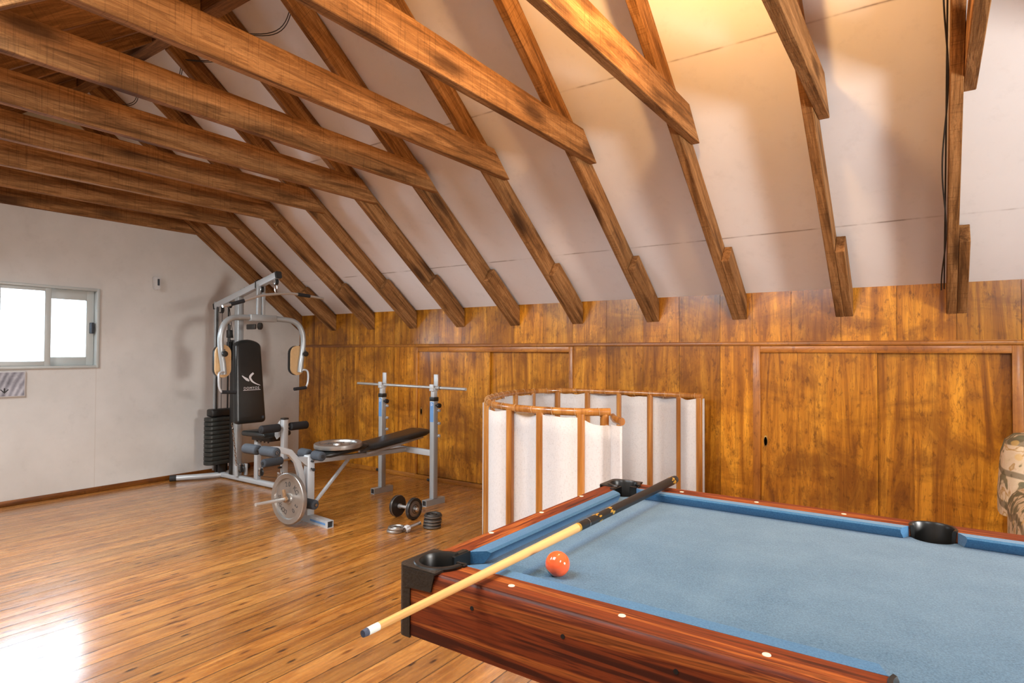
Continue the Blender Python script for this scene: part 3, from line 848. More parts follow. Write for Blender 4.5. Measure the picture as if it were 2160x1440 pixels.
# ------------------------------------------------------------------ bamboo folding screen
SC = root('folding_screen', (-2.0, 3.6, 0), 0, 'curved low folding screen of wood posts and white cloth behind the pool table', 'screen')
sp_ = [(-1.36, 4.373), (-1.614, 4.431), (-1.881, 4.440), (-2.184, 4.433), (-2.459, 4.376), (-2.640, 4.151), (-2.654, 3.833), (-2.565, 3.496), (-2.416, 3.203), (-2.205, 2.955), (-1.994, 2.832), (-1.803, 2.786), (-1.635, 2.790), (-1.50, 2.835), (-1.395, 2.925)]
PTH = catmull([(x, y, 0) for x, y in sp_], 16)
LEN = [0]
for a, c in zip(PTH, PTH[1:]): LEN.append(LEN[-1]+(c-a).length)
def at(s):
    s = max(0, min(LEN[-1]-1e-4, s))
    for i in range(len(LEN)-1):
        if LEN[i+1] >= s:
            t = (s-LEN[i])/max(1e-9, LEN[i+1]-LEN[i]); p = PTH[i].lerp(PTH[i+1], t); d = (PTH[i+1]-PTH[i]).normalized(); return p, d, V((-d.y, d.x, 0))
posts = [.025, .19, .43, .685, .96, 1.21, 1.44, 1.68, 1.93, 2.18, 2.43, 2.72, 3.01, 3.24, 3.47, 3.60]
b = MB(); b.tube([p+V((0, 0, .971)) for p in PTH], .0205, 14, flat=(.72, 1.0)); b.build('top_rail', 'screen_wood', SC, world=True)
b = MB(); b.tube([p+V((0, 0, .045)) for p in PTH], .0165, 14, flat=(.75, 1.12)); b.build('bottom_rail', 'screen_wood', SC, world=True)
q0, q1 = V((-1.425, 3.02, .934)), V((-1.288, 2.84, .934))
b = MB(); b.tube([q0, q0.lerp(q1, .5)+V((-.01, -.008, 0)), q1], .0200, 14, flat=(.8, 1.0)); b.build('end_rail', 'screen_wood', SC, world=True)
for s in posts:
    p, d, n = at(s)
    if s > 3.55: p = p + n*.012
    b = MB(); b.tube([(p.x, p.y, 0.0), (p.x, p.y, .960)], .0235, 16, up=tuple(d)); b.build('post', 'screen_wood', SC, world=True)
# cloth, bellying between posts
b = MB(); NZ = 10; rows = []
s = 0.0; samples = []
endS = LEN[-1]
k = 0
while s <= endS+.0001:
    j = max([i for i in range(len(posts)) if posts[i] <= s+1e-6] or [0]); a = posts[j]; c = posts[j+1] if j+1 < len(posts) else endS+.01
    t = (s-a)/(c-a) if c > a else 0
    bel = (.050 if not 2.0 < s < 2.75 else .030)*math.sin(PI*t)*(1 if j % 2 == 0 else -1) + .010*math.sin(2*PI*t)
    if s > 3.47: bel = -.040*min(1, (s-3.47)/.09)
    p, d, n = at(s); samples.append((p+n*bel, t, s)); s += .018
samples_end = samples[-1][0].copy()
for t in range(1, 9):
    e = samples_end.lerp(V((-1.285, 2.832, 0)), t/8); samples.append((e + V((-.010, -.012, 0))*math.sin(PI*t/8), 0, endS+t*.02))
for (p, t, s) in samples:
    drop = .0 if s < 3.42 else min(.048, (s-3.42)*.30)
    top = .952 - drop - .006*math.sin(PI*t) + .003*math.sin(s*53)
    if s > endS: top = .912
    rows.append([(p.x, p.y, .06+(top-.06)*q/NZ) for q in range(NZ+1)])
vs = []
for r_ in rows: vs.append([b.bm.verts.new(v) for v in r_])
for i in range(len(vs)-1):
    for q in range(NZ): b.bm.faces.new((vs[i][q], vs[i+1][q], vs[i+1][q+1], vs[i][q+1]))
o = b.build('cloth', 'screen_cloth', SC, world=True, angle=60)
sd = o.modifiers.new('s', 'SOLIDIFY'); sd.thickness = .0025; sd.offset = 0
b = MB()
s = .06
while s < endS-.02:
    p, d, n = at(s); q = []
    for k in range(15):
        a = -PI/2 + 2*PI*k/14; q.append(p + n*(.0165*math.cos(a)) + V((0, 0, .971+.0222*math.sin(a))) + d*(.010*(k/14-.5)*2))
    q.append(p + d*.016 + V((0, 0, .940)))
    b.tube(q, .0012, 6); s += .125
b.build('lashing_cord', 'cord_tan', SC, world=True)

# ------------------------------------------------------------------ armchair at the right
A = root('armchair', (.75, 3.45, 0), 0, 'armchair covered in beige floral tapestry at the right edge of the photo', 'armchair')
def cush(name, c, size, bev, rot=None, sub=0):
    b = MB(); b.box(c, size, rot, bev, 5); return b.build(name, 'tapestry', A, world=True, angle=60)
rotb = Matrix.Rotation(R(3), 3, 'X')
b = MB(); rg = []
for z, w_, d_ in ((.555, .93, .27), (.562, .985, .30), (.64, .985, .30), (.74, .970, .29), (.83, .955, .27), (.885, .925, .23), (.915, .86, .16), (.925, .74, .08)):
    ring_ = []
    for k in range(40):
        a = 2*PI*k/40; ring_.append((.74+w_/2*math.copysign(abs(math.cos(a))**.28, math.cos(a)), 3.58+(z-.55)*.12+d_/2*math.copysign(abs(math.sin(a))**.5, math.sin(a)), z))
    rg.append(ring_)
b.rings(rg); b.build('backrest', 'tapestry', A, world=True, angle=60)
cush('back_panel', (.75, 3.62, .37), (.82, .16, .36), .03)
cush('seat_cushion', (.75, 3.15, .42), (.60, .55, .16), .05)
cush('armrest', (.375, 3.12, .47), (.21, .84, .47), .09)
cush('armrest', (1.13, 3.12, .47), (.21, .84, .47), .09)
cush('seat_base', (.75, 3.25, .21), (.92, .82, .26), .03)
for sx in (-1, 1):
    for sy in (-1, 1):
        b = MB(); b.cyl((.75+sx*.38, 3.25+sy*.34, 0), (.75+sx*.38, 3.25+sy*.34, .09), .022, 16, .03); b.build('leg', 'trim_wood_upright', A, world=True)

# ------------------------------------------------------------------ plates and dumbbells
def plate_mesh(name, Rr, th, hole, mat, parent=None, letters=None, txt_mat='cast_plate_text', rim=.22, seg=64):
    b = MB(); h = th/2; ri = Rr*(1-rim); rh = max(hole*1.6, Rr*.19)
    prof = [(hole, h*.8), (rh, h*.8), (rh+.004, h*.12), (ri-.006, h*.12), (ri, h*.9), (Rr-.006, h), (Rr-.0015, h*.8), (Rr, 0), (Rr-.0015, -h*.8), (Rr-.006, -h), (ri, -h*.9), (ri-.004, -h*.35), (rh+.004, -h*.35), (rh, -h*.8), (hole, -h*.8)]
    b.lathe(prof, seg=seg, closed=True)
    return b.build(name, mat, parent, angle=30)
def ring_text(text, rad, size, z, parent, mat, a_mid, spread, name='raised_lettering'):
    import itertools
    bmj = bmesh.new()
    n = len(text)
    for i, ch in enumerate(text):
        if ch == ' ': continue
        a = a_mid - spread*(i-(n-1)/2)
        mtx = Matrix.Translation((rad*math.cos(a), rad*math.sin(a), z)) @ Matrix.Rotation(a-PI/2, 4, 'Z')
        me = lettering(ch, size, 'x', mat, None, mtx, .0012); bmj.from_mesh(me); bpy.data.meshes.remove(me)
    me = bpy.data.meshes.new(name); bmj.to_mesh(me); bmj.free(); me.materials.append(M[mat])
    o = bpy.data.objects.new(name, me); C.objects.link(o); o.parent = parent; PM[o.name] = PM[parent.name].copy(); return o

# ------------------------------------------------------------------ weight bench
BA = R(-5.0)
BO = V((-3.81, 3.87, 0))
B = root('weight_bench', BO, BA, 'grey weight bench with black pad and barbell uprights by the panelled wall', 'weight bench')
def L(p): return PM[B.name] @ V(p)
for sx in (-1, 1):
    x = sx*.345
    up_ = MB(); up_.box2((x-.025, -.02, .05), (x+.025, .03, .90), .004)
    u = up_.build('upright', 'grey_paint', B, angle=50)
    b = MB(); b.box2((x-.028, -.023, .87), (x+.028, .033, .905), .003); b.build('collar', 'black_plastic', u)
    b = MB(); b.box2((x-.020, -.015, .90), (x+.020, .025, .985), .003); 
    b.box2((x-.022, -.030, .965), (x+.022, -.016, 1.012), .003); b.box2((x-.022, .020, .965), (x+.022, .036, 1.095), .003); b.box2((x-.022, -.03, .955), (x+.022, .036, .972), .003)
    b.build('bar_hook', 'grey_paint_light', u, angle=50)
    b = MB(); b.box2((x-.0215, -.0215, .695), (x+.0215, -.0203, .862)); b.build('sticker', 'blue_sticker', u, smooth=False)['label'] = 'blue and white sticker'
    lettering('D', .03, 'sticker_letter', 'white_mark', u, Matrix.Translation((x, -.0216, .84)) @ Matrix.Rotation(PI/2, 4, 'X'))
    b = MB(); b.cyl((x+.025, .005, .835), (x+.055, .005, .835), .008, 12); b.lathe([(.0, .0), (.019, .0), (.021, .008), (.019, .022), (0, .024)], (x+.050, .005, .835), (1, 0, 0), 20); b.build('knob', 'black_plastic', u)
    for z in (.79, .68, .575):
        b = MB(); b.cyl((x-.035*1, .028, z), (x+.034, .028, z), .006, 10); b.box2((x-.03, .03, z-.012), (x+.036, .052, z+.012), .004); b.build('catch', 'grey_paint_light', u, angle=50)
    b = MB(); b.cyl((x-.027, .0, .20), (x-.060, -.01, .20), .009, 12); b.lathe([(0, 0), (.012, 0), (.013, .022), (0, .024)], (x-.040, -.005, .20), (-1, 0, 0), 14); b.build('pin', 'black_plastic', u)
    # foot: open square tube
    b = MB(); y0, y1, w = -.10, .115, .025
    prof = [(-w, .0), (w, .0), (w, .05), (-w, .05)]; ip = [(-w+.004, .004), (w-.004, .004), (w-.004, .046), (-w+.004, .046)]
    b.rings([[(x+a, y1, z) for a, z in prof], [(x+a, y0, z) for a, z in prof], [(x+a, y0, z) for a, z in ip], [(x+a, y1-.004, z) for a, z in ip]], cap=True)
    ft = b.build('foot', 'grey_paint', B, smooth=False)
    b = MB(); b.box2((x-w+.0045, y0+.006, .0045), (x+w-.0045, y0+.012, .0455)); b.build('end_plug', 'black_plastic', ft, smooth=False)
b = MB(); b.box2((-.321, -.015, .405), (.321, .020, .455), .004); b.build('crossbar', 'grey_paint_light', B, angle=50)
# main frame tube
b = MB(); b.sq([(0, -.95, .455), (0, -.55, .44), (0, -.01, .43)], .045, .04); b.build('main_tube', 'grey_paint_light', B, angle=50)
b = MB()
for sx in (-1, 1): b.sq([(sx*.055, -.46, .455), (sx*.055, -.20, .486), (sx*.055, .14, .532)], .024, .024)
b.build('backrest_frame', 'grey_paint_light', B, angle=50)
# pads
def pad(name, pts_c, w0, w1, t, parent, mat='pad_vinyl', rnd=.03):
    """pad swept along centre line pts_c (y,z), widths interpolate"""
    b = MB(); rings = []; n = len(pts_c)
    for i, (y, z) in enumerate(pts_c):
        f = i/(n-1); w = (w0+(w1-w0)*f)/2; e = min(f, 1-f)*n
        sc = .80 if e < .5 else (.95 if e < 1.5 else 1.0); w *= sc; tt = t/2*(.6 if e < .5 else 1)
        rings.append([(w*math.copysign(abs(math.cos(a))**.45, math.cos(a)), y, z+tt*math.copysign(abs(math.sin(a))**.7, math.sin(a))) for a in [2*PI*k/28 for k in range(28)]])
    b.rings(rings); return b.build(name, mat, parent, angle=60)
pad('backrest_pad', [(-.47+.66*k/12, .498+.078*k/12) for k in range(13)], .24, .26, .062, B)
pad('seat_pad', [(-.88+.40*k/9, .492+.004*k) for k in range(10)], .26, .24, .055, B)
# front post and foot
b = MB(); b.box2((-.028, -.985, .05), (.028, -.925, .50), .004); fp = b.build('front_post', 'grey_paint_light', B, angle=50)
b = MB(); x0, x1, w = -.275, .285, .026; yc = -.955
prof = [(-w, 0), (w, 0), (w, .052), (-w, .052)]; ip = [(-w+.004, .004), (w-.004, .004), (w-.004, .048), (-w+.004, .048)]
b.rings([[(x0+.004, yc+a, z) for a, z in ip], [(x0, yc+a, z) for a, z in ip], [(x0, yc+a, z) for a, z in prof], [(x1, yc+a, z) for a, z in prof], [(x1, yc+a, z) for a, z in ip], [(x1-.02, yc+a, z) for a, z in ip]], cap=True)
ft = b.build('foot', 'grey_paint_light', B, smooth=False)
b = MB(); b.box2((x1-.030, yc-.0215, .0045), (x1-.010, yc+.0215, .0475)); b.box2((x0-.002, yc-.0285, 0), (x0+.05, yc+.0285, .056), .004); b.build('end_plug', 'black_rubber', ft, smooth=False)
b = MB(); b.box2((.06, yc-w-.0008, .018), (.26, yc-w-.0002, .034)); b.build('sticker', 'blue_sticker', ft, smooth=False)
b = MB(); b.sq([(0, -.905, .13), (0, -.60, .425)], .022, .022, up=(1, 0, 0)); b.build('brace', 'grey_paint_light', B, angle=50)
b = MB(); b.cyl((.028, -.955, .455), (.052, -.955, .455), .007, 10); b.cyl((.028, -.955, .40), (.06, -.955, .395), .006, 10); b.lathe([(0, 0), (.012, 0), (.012, .01), (0, .012)], (.055, -.955, .395), (1, 0, 0), 14); b.build('pin', 'black_rubber', fp)
def roller(parent, a, c, r, mat, capm='black_rubber', name='foam_roller'):
    a, c = V(a), V(c); d = (c-a).normalized(); l = (c-a).length
    b = MB(); b.lathe([(0, 0), (r*.82, 0), (r*.97, .006), (r, .014), (r, l-.014), (r*.97, l-.006), (r*.82, l), (0, l)], a, d, 28); o = b.build(name, mat, parent, angle=50)
    b = MB(); b.lathe([(r*.42, l-.001), (r*.40, l+.004), (0, l+.006)], a, d, 20); b.lathe([(r*.42, .001), (r*.40, -.004), (0, -.006)], a, d, 20); b.build('end_cap', capm, o)
    return o
roller(B, (-.15, -.935, .500), (-.035, -.935, .500), .036, 'foam_grey'); roller(B, (.030, -.935, .500), (.145, -.935, .500), .036, 'foam_grey')
# leg developer arm, swung round a little
yd = R(-7)
DM = Matrix.Translation((0, -.985, 0)) @ Matrix.Rotation(-yd, 4, 'Z')
def D(p): return DM @ V(p)
b = MB()
arm = [D((0, .0, .12)), D((0, -.035, .26)), D((0, -.05, .38)), D((0, -.08, .47)), D((0, -.15, .545)), D((0, -.24, .575)), D((0, -.37, .588))]
b.sq(arm, .045, .042, up=(1, 0, 0)); dv = b.build('leg_developer', 'grey_paint_light', B, angle=60)
b = MB(); b.prism([D((-.026, -.10, .50)), D((-.026, .0, .49)), D((-.026, .03, .40)), D((-.026, -.03, .44))], D((.026, 0, 0))-D((-.026, 0, 0))); b.build('pivot_plate', 'grey_paint_light', dv, smooth=False)
b = MB(); b.cyl(D((-.185, -.385, .588)), D((.185, -.385, .588)), .010, 14); b.build('axle', 'chrome', dv)
roller(dv, D((-.18, -.385, .588)), D((-.03, -.385, .588)), .036, 'foam_grey'); roller(dv, D((.022, -.385, .588)), D((.18, -.385, .588)), .036, 'foam_grey')
b = MB(); b.cyl(D((-.15, -.02, .15)), D((.15, -.02, .15)), .010, 14); b.build('axle', 'chrome', dv)
roller(dv, D((-.16, -.02, .15)), D((-.03, -.02, .15)), .036, 'foam_grey'); roller(dv, D((.028, -.02, .15)), D((.14, -.02, .15)), .036, 'foam_grey')
pA, pB = D((0, -.03, .200)), D((0, -.42, .215))
b = MB(); b.cyl(pA, pB, .0125, 20); b.lathe([(0, 0), (.030, 0), (.030, .008), (.016, .014), (0, .014)], pA.lerp(pB, .10), (pB-pA), 24); b.build('weight_peg', 'steel_bar', dv)

# plate on the peg
pc = L(pA.lerp(pB, .30)); pdir = (PM[B.name].to_3x3() @ (pB-pA)).normalized()
def plate_thing(name, c, dirv, Rr, th, hole, mat, label, group=None, text=True, spin=0, rim=.22):
    r_ = root(name, (0, 0, 0), 0, label, 'weight plate', group)
    o = plate_mesh('disc', Rr, th, hole, mat, r_, rim=rim)
    if text:
        ring_text('DOMYOS', Rr*.55, Rr*.25, th*.065, o, 'cast_plate_text', R(35), R(15))
        ring_text('20 KG', Rr*.55, Rr*.27, th*.065, o, 'cast_plate_text', R(250), R(19))
        ring_text('20', Rr*.52, Rr*.25, th*.065, o, 'cast_plate_text', R(140), R(28))
    x, y, d = MB().frame(dirv)
    m = Matrix((x, y, d)).transposed().to_4x4(); r_.matrix_world = Matrix.Translation(c) @ m @ Matrix.Rotation(spin, 4, 'Z')
    return r_
plate_thing('weight_plate', pc, pdir, .187, .036, .0130, 'cast_plate', 'large cast iron plate standing on the peg of the bench', 'large cast plates', spin=R(180), rim=.20)
b = MB(); q = pA.lerp(pB, .30)+ (pB-pA).normalized()*.020; dd = (pB-pA).normalized()
plate_thing('weight_plate', L((0, -.70, .5475)), PM[B.name].to_3x3() @ V((0, -.02, 1)), .187, .036, .0130, 'cast_plate', 'large silver plate lying flat on the bench seat', 'large cast plates')
# clip on the peg
cl = MB(); cq = L(q + dd*.004); cd = (PM[B.name].to_3x3() @ dd).normalized()
cl.lathe([(.0130, 0), (.024, 0), (.024, .016), (.0130, .016)], (0, 0, 0), (0, 0, 1), 6, closed=True)
cl.box((0, -.045, .008), (.022, .05, .016), None, .003)
x, y, d = MB().frame(cd)
o = cl.build('spring_collar', 'rust', angle=30); o.matrix_world = Matrix.Translation(cq) @ Matrix((x, y, d)).transposed().to_4x4() @ Matrix.Rotation(R(200), 4, 'Z')
tag(o, 'rusty collar clamped on the peg in front of the plate', 'collar')

# barbell
bw = root('barbell_bar', L((0, .003, .9845)), BA, 'bare straight steel barbell resting in the bench hooks', 'barbell')
b = MB(); b.cyl((-.715, 0, 0), (.72, 0, 0), .0125, 24); b.build('bar', 'steel_bar', bw)
b = MB(); b.lathe([(.0125, 0), (.016, .001), (.016, .004), (.0125, .005)], (.42, 0, 0), (1, 0, 0), 24, closed=True); b.build('ring', 'dark_iron', bw)

# dumbbell and loose plates on the floor
dbc = V((-3.355, 3.405, .083)); dax = V((.985, .04, 0)).normalized()
DB = root('dumbbell', (0, 0, 0), 0, 'loaded dumbbell with two dark plates standing on the floor', 'dumbbell')
xx, yy, dd_ = MB().frame(dax); DB.matrix_world = Matrix.Translation(dbc) @ Matrix((xx, yy, dd_)).transposed().to_4x4()
for sgn in (-1, 1):
    b = MB(); Rr = .083; z0 = sgn*.085
    b.lathe([(.013, .012), (.035, .012), (.038, .006), (.060, .006), (.064, .013), (Rr-.003, .013), (Rr, .008), (Rr, -.008), (Rr-.003, -.013), (.013, -.013)], (0, 0, z0), (0, 0, sgn), 48, closed=True)
    o = b.build('plate', 'dark_iron', DB)
    b = MB(); b.lathe([(.013, .014), (.060, .0085), (.060, .0075), (.013, .007)], (0, 0, z0), (0, 0, sgn), 40, closed=True); b.build('plate_face', 'iron_edge', o)
    b = MB(); b.lathe([(Rr+.0006, -.0125), (Rr+.0006, -.009), (Rr-.004, -.0135)], (0, 0, z0), (0, 0, sgn), 48, closed=True); b.build('rim', 'iron_edge', o)
    b = MB(); b.lathe([(.0125, .014), (.022, .015), (.022, .030), (.0125, .032)], (0, 0, z0), (0, 0, sgn), 8, closed=True); b.build('star_nut', 'chrome', DB)
b = MB(); b.cyl((0, 0, -.125), (0, 0, .125), .0125, 20)
for sgn in (-1, 1): b.cyl((0, 0, sgn*.052), (0, 0, sgn*.070), .018, 20)
b.build('bar', 'steel_bar', DB)

def flat_plate(c, Rr, th, mat, label, group, tilt=(0, 0)):
    r_ = root('weight_plate', c, 0, label, 'weight plate', group)
    b = MB(); h = th/2
    b.lathe([(.013, h*.9), (.026, h*.9), (.029, h*.3), (Rr*.72, h*.3), (Rr*.78, h), (Rr-.004, h), (Rr, h*.5), (Rr, -h*.5), (Rr-.004, -h), (.013, -h)], seg=48, closed=True)
    b.build('disc', mat, r_)
    return r_
p1 = V((-3.158, 3.100, 0))
pos = ['bottom', 'top']
flat_plate(p1+V((0, 0, .0095)), .060, .019, 'cast_plate', 'small silver plate under another beside the short bar', 'small silver plates')
fp2 = flat_plate(p1+V((.008, .004, .029)), .060, .019, 'cast_plate', 'small silver plate on top of the other beside the short bar', 'small silver plates')
ring_text('2,5', .033, .02, .004, fp2, 'cast_plate_text', R(60), R(34))
p2 = V((-3.020, 3.338, 0))
for k, (nm, t) in enumerate((('lowest', .021), ('second lowest', .021), ('second highest', .021), ('topmost', .034))):
    z = .0105+.0222*k + (.0065 if k == 3 else 0)
    fq = flat_plate(p2+V((.002*k, .001*k, z)), .066 if k < 3 else .064, t, 'dark_iron', '%s dark plate of the small stack of four on the floor' % nm, 'stacked dark plates')
    b = MB(); b.lathe([(.0665, -.003), (.0672, 0), (.0665, .003)], seg=48, closed=True); b.build('rim', 'iron_edge', fq)
# spare short bar resting on the stack
sa, sb = V((-3.12, 3.20, .040)), V((-3.04, 3.345, .105))
sa, sb = V((-3.082, 3.125, .024)), V((-3.070, 3.262, .040))
SBr = root('dumbbell_bar', (0, 0, 0), 0, 'short bare chrome dumbbell bar with star nut leaning on the plate stack', 'dumbbell bar')
x, y, d = MB().frame(sb-sa); SBr.matrix_world = Matrix.Translation(sa) @ Matrix((x, y, d)).transposed().to_4x4(); Lb = (sb-sa).length
b = MB(); b.cyl((0, 0, -.01), (0, 0, Lb), .0150, 20); b.build('bar', 'chrome', SBr)
b = MB()
for k in range(6):
    a = 2*PI*k/6; b.lathe([(0, -.012), (.0085, -.012), (.0085, .012), (0, .012)], (.017*math.cos(a), .017*math.sin(a), .018), (0, 0, 1), 14)
b.lathe([(.0126, -.002), (.020, 0), (.020, .034), (.0126, .036)], seg=18, closed=True); b.build('star_nut', 'white_plastic', SBr)

# ------------------------------------------------------------------ multi gym
GY = 3.42
G = root('multi_gym', (-5.5, GY, 0), 0, 'grey multi gym with black backrest and weight stack by the window wall', 'exercise machine')
def g(b, name, mat, parent=None, **k): return b.build(name, mat, parent or G, world=True, **k)
b = MB(); b.sq([(-5.97, GY, .030), (-4.86, GY, .030)], .055, .050, rad=.3); g(b, 'base_beam', 'grey_paint_light', angle=60)
for s in (-1, 1):
    b = MB(); b.tube(catmull([(-5.965, GY, .030), (-6.0, GY+s*.10, .030), (-6.06, GY+s*.22, .030), (-6.13, GY+s*.33, .030), (-6.17, GY+s*.39, .030)], 6), .027, 20); f = g(b, 'rear_foot', 'grey_paint_light')
    b = MB(); b.tube([(-6.155, GY+s*.365, .030), (-6.185, GY+s*.415, .030)], .030, 20); g(b, 'end_cap', 'black_rubber', f)
b = MB(); b.box2((-5.735, GY-.028, .055), (-5.665, GY+.032, 1.83), .006); g(b, 'main_post', 'grey_paint', angle=50)
b = MB(); b.box2((-5.80, GY-.030, .055), (-5.74, GY+.030, 1.40), .004); g(b, 'cable_guard', 'black_plastic', angle=50)
b = MB(); b.box2((-6.125, GY-.022, .055), (-6.095, GY+.022, 1.80), .004); g(b, 'rear_post', 'grey_paint', angle=50)
# boom
b = MB(); b.sq([(-6.11, GY, 1.755), (-5.06, GY, 2.005)], .058, .062, up=(0, 0, 1)); bo = g(b, 'boom', 'grey_paint_light', angle=60)
dbm = V((1.05, 0, .25)).normalized()
b = MB(); b.sq([V((-5.062, GY, 2.0045)), V((-5.062, GY, 2.0045))+dbm*.022], .060, .064); g(b, 'end_cap', 'black_rubber', bo, angle=60)
b = MB(); b.sq([V((-6.112, GY, 1.7545))-dbm*.02, V((-6.112, GY, 1.7545))], .060, .064); g(b, 'end_cap', 'black_rubber', bo, angle=60)
def pulley(parent, c, r, axis=(0, 1, 0)):
    b = MB(); b.lathe([(.006, -.011), (r, -.011), (r-.007, 0), (r, .011), (.006, .011)], c, axis, 28, closed=True); p = g(b, 'pulley', 'black_plastic', parent)
    b = MB(); 
    for s in (-1, 1): b.box(V(c)+V((0, s*.016, .012)), (.035, .004, .075), None, .001)
    b.cyl(V(c)-V((0, .02, 0)), V(c)+V((0, .02, 0)), .006, 12); g(b, 'bracket', 'chrome', p)
    return p
pulley(bo, (-5.09, GY, 1.945), .032); pulley(bo, (-6.02, GY, 1.715), .038); pulley(bo, (-5.87, GY, 1.76), .035); pulley(bo, (-5.32, GY, 1.885), .03)
# hooks on top
b = MB()
for q in ((-5.66, 1.895), (-5.60, 1.91), (-5.37, 1.965), (-5.20, 2.005)):
    b.lathe([(0, 0), (.011, 0), (.011, .010), (0, .013)], (q[0], GY-.0, q[1]), (0, 0, 1), 6)
b.tube([(-5.37, GY-.033, 1.90), (-5.37, GY-.034, 1.965), (-5.37, GY, 1.985), (-5.37, GY+.034, 1.965), (-5.37, GY+.033, 1.90)], .005, 8)
g(b, 'bolts', 'dark_iron', bo)
# press arm pivot
b = MB(); b.box2((-5.345, GY-.042, 1.61), (-5.315, GY-.010, 1.93), .004); b.box2((-5.345, GY+.010, 1.61), (-5.315, GY+.042, 1.93), .004); g(b, 'pivot_post', 'grey_paint', angle=50)
b = MB(); b.box2((-5.37, GY-.116, 1.575), (-5.305, GY+.165, 1.64), .006); pa = g(b, 'press_arm_bar', 'grey_paint', angle=50)
for s in (-1, 1):
    cyo = GY+.025
    pts = [(-5.337, cyo+s*.139, 1.607), (-5.325, cyo+s*.24, 1.604), (-5.312, cyo+s*.33, 1.590), (-5.305, cyo+s*.395, 1.545), (-5.30, cyo+s*.430, 1.47), (-5.30, cyo+s*.440, 1.38), (-5.30, cyo+s*.430, 1.26), (-5.30, cyo+s*.415, 1.17), (-5.30, cyo+s*.405, 1.075)]
    b = MB(); b.tube(catmull(pts, 8), .0265, 20); ar = g(b, 'press_arm', 'grey_paint', pa)
    b = MB(); b.lathe([(0, 0), (.0275, 0), (.0275, .004), (0, .006)], (-5.337, cyo+s*.1385, 1.607), (0, -s, 0), 24); g(b, 'end_plug', 'black_plastic', ar)
    b = MB(); b.lathe([(0, 0), (.012, 0), (.014, .02), (.026, .026), (.028, .034), (.024, .046), (0, .05)], (-5.275, cyo+s*.430, 1.262), (1, 0, 0), 16); b.cyl((-5.245, cyo+s*.430, 1.262), (-5.245, cyo+s*.430, 1.305), .006, 8, .004); g(b, 'knob', 'black_plastic', ar)
    # board-backed arm pad
    yc_ = cyo+s*.415 - s*.02
    def stad(x, w, z0, z1, n=10):
        r_ = w/2; out = []
        for k in range(n+1): a = PI*k/n; out.append((x, yc_+r_*math.cos(a), z1-r_+r_*math.sin(a)))
        for k in range(n+1): a = PI+PI*k/n; out.append((x, yc_+r_*math.cos(a), z0+r_+r_*math.sin(a)))
        return out
    b = MB(); b.prism(stad(-5.345, .150, 1.045, 1.345), (.018, 0, 0)); pd = g(b, 'pad_board', 'tan_board', ar, smooth=False)
    b = MB(); b.rings([stad(-5.3455, .150, 1.045, 1.345), stad(-5.375, .152, 1.044, 1.346), stad(-5.395, .138, 1.051, 1.339), stad(-5.400, .10, 1.07, 1.32)]); g(b, 'pad_cushion', 'pad_vinyl', ar, angle=60)
    # D handle
    hp = [(-5.29, cyo+s*.40, 1.085), (-5.275, cyo+s*.435, 1.10), (-5.265, cyo+s*.468, 1.085), (-5.26, cyo+s*.475, 1.04), (-5.26, cyo+s*.470, .97), (-5.26, cyo+s*.450, .925), (-5.26, cyo+s*.42, .915), (-5.26, cyo+s*.32, .910)]
    b = MB(); b.tube(catmull(hp, 8), .0105, 14); hh = g(b, 'handle_rod', 'grey_paint_light', ar)
    b = MB(); b.tube([(-5.26, cyo+s*.448, .918), (-5.26, cyo+s*.31, .909)], .0165, 18); g(b, 'grip', 'foam_black', hh)
# backrest pad
def bp(y, z, off=0): # pad plane, leaning back towards the post
    return V((-5.455 - (z-.59)*.085 + off, GY+y, z))
b = MB(); outl = []
Wt, Wb, z0, z1 = .136, .158, .585, 1.40
def outline(k, ins=0):
    o_ = []
    for i in range(13): a = R(180*i/12); o_.append((Wt*math.cos(a)-math.copysign(ins*abs(math.cos(a)), math.cos(a)), 1.33+(.07-ins)*math.sin(a)))
    for zz_ in (1.15, .95, .78, .66): o_.append((-(Wt+(Wb-Wt)*(1.33-zz_)/.74)+ins, zz_))
    for i in range(5): a = R(180+90*i/4); o_.append((-(Wb-.035)+(.035-ins)*math.cos(a), z0+.035+(.035-ins)*math.sin(a)))
    for i in range(5): a = R(270+90*i/4); o_.append(((Wb-.035)+(.035-ins)*math.cos(a), z0+.035+(.035-ins)*math.sin(a)))
    for zz_ in (.66, .78, .95, 1.15): o_.append(((Wt+(Wb-Wt)*(1.33-zz_)/.74)-ins, zz_))
    return o_
prof = [(-.062, .012), (-.060, .0), (-.030, -.002), (-.012, .003), (-.004, .014), (0, .034)]
b.rings([[bp(y, z, off) for y, z in outline(0, ins)] for off, ins in prof]); bk = g(b, 'backrest_pad', 'pad_vinyl', angle=50)
def lp(px_, py_):  # logo pixel -> pad plane
    y = .0 + .00073*(px_-365)+.010; z = 1.005 - .00063*(py_-700)+.0; return bp(y, z, .0012)
def ribbon(pts, ws):
    b_ = MB(); P_ = catmull([(p[0], p[1], 0) for p in pts], 6); n = len(P_); Lq = []; Rq = []
    for i, p in enumerate(P_):
        d_ = (P_[min(i+1, n-1)]-P_[max(i-1, 0)]).normalized(); nn = V((-d_.y, d_.x, 0)); f = i/(n-1)*(len(ws)-1); j = min(int(f), len(ws)-2); w = ws[j]+(ws[j+1]-ws[j])*(f-j)
        Lq.append(lp(*(p+nn*w).xy)); Rq.append(lp(*(p-nn*w).xy))
    allp = Lq+Rq; b_.poly(allp, [(i, i+1, n+i+1, n+i) for i in range(n-1)]); return b_
g(ribbon([(235, 628), (270, 662), (305, 690), (335, 715)], [4, 13, 20, 8]), 'logo', 'white_mark', bk)
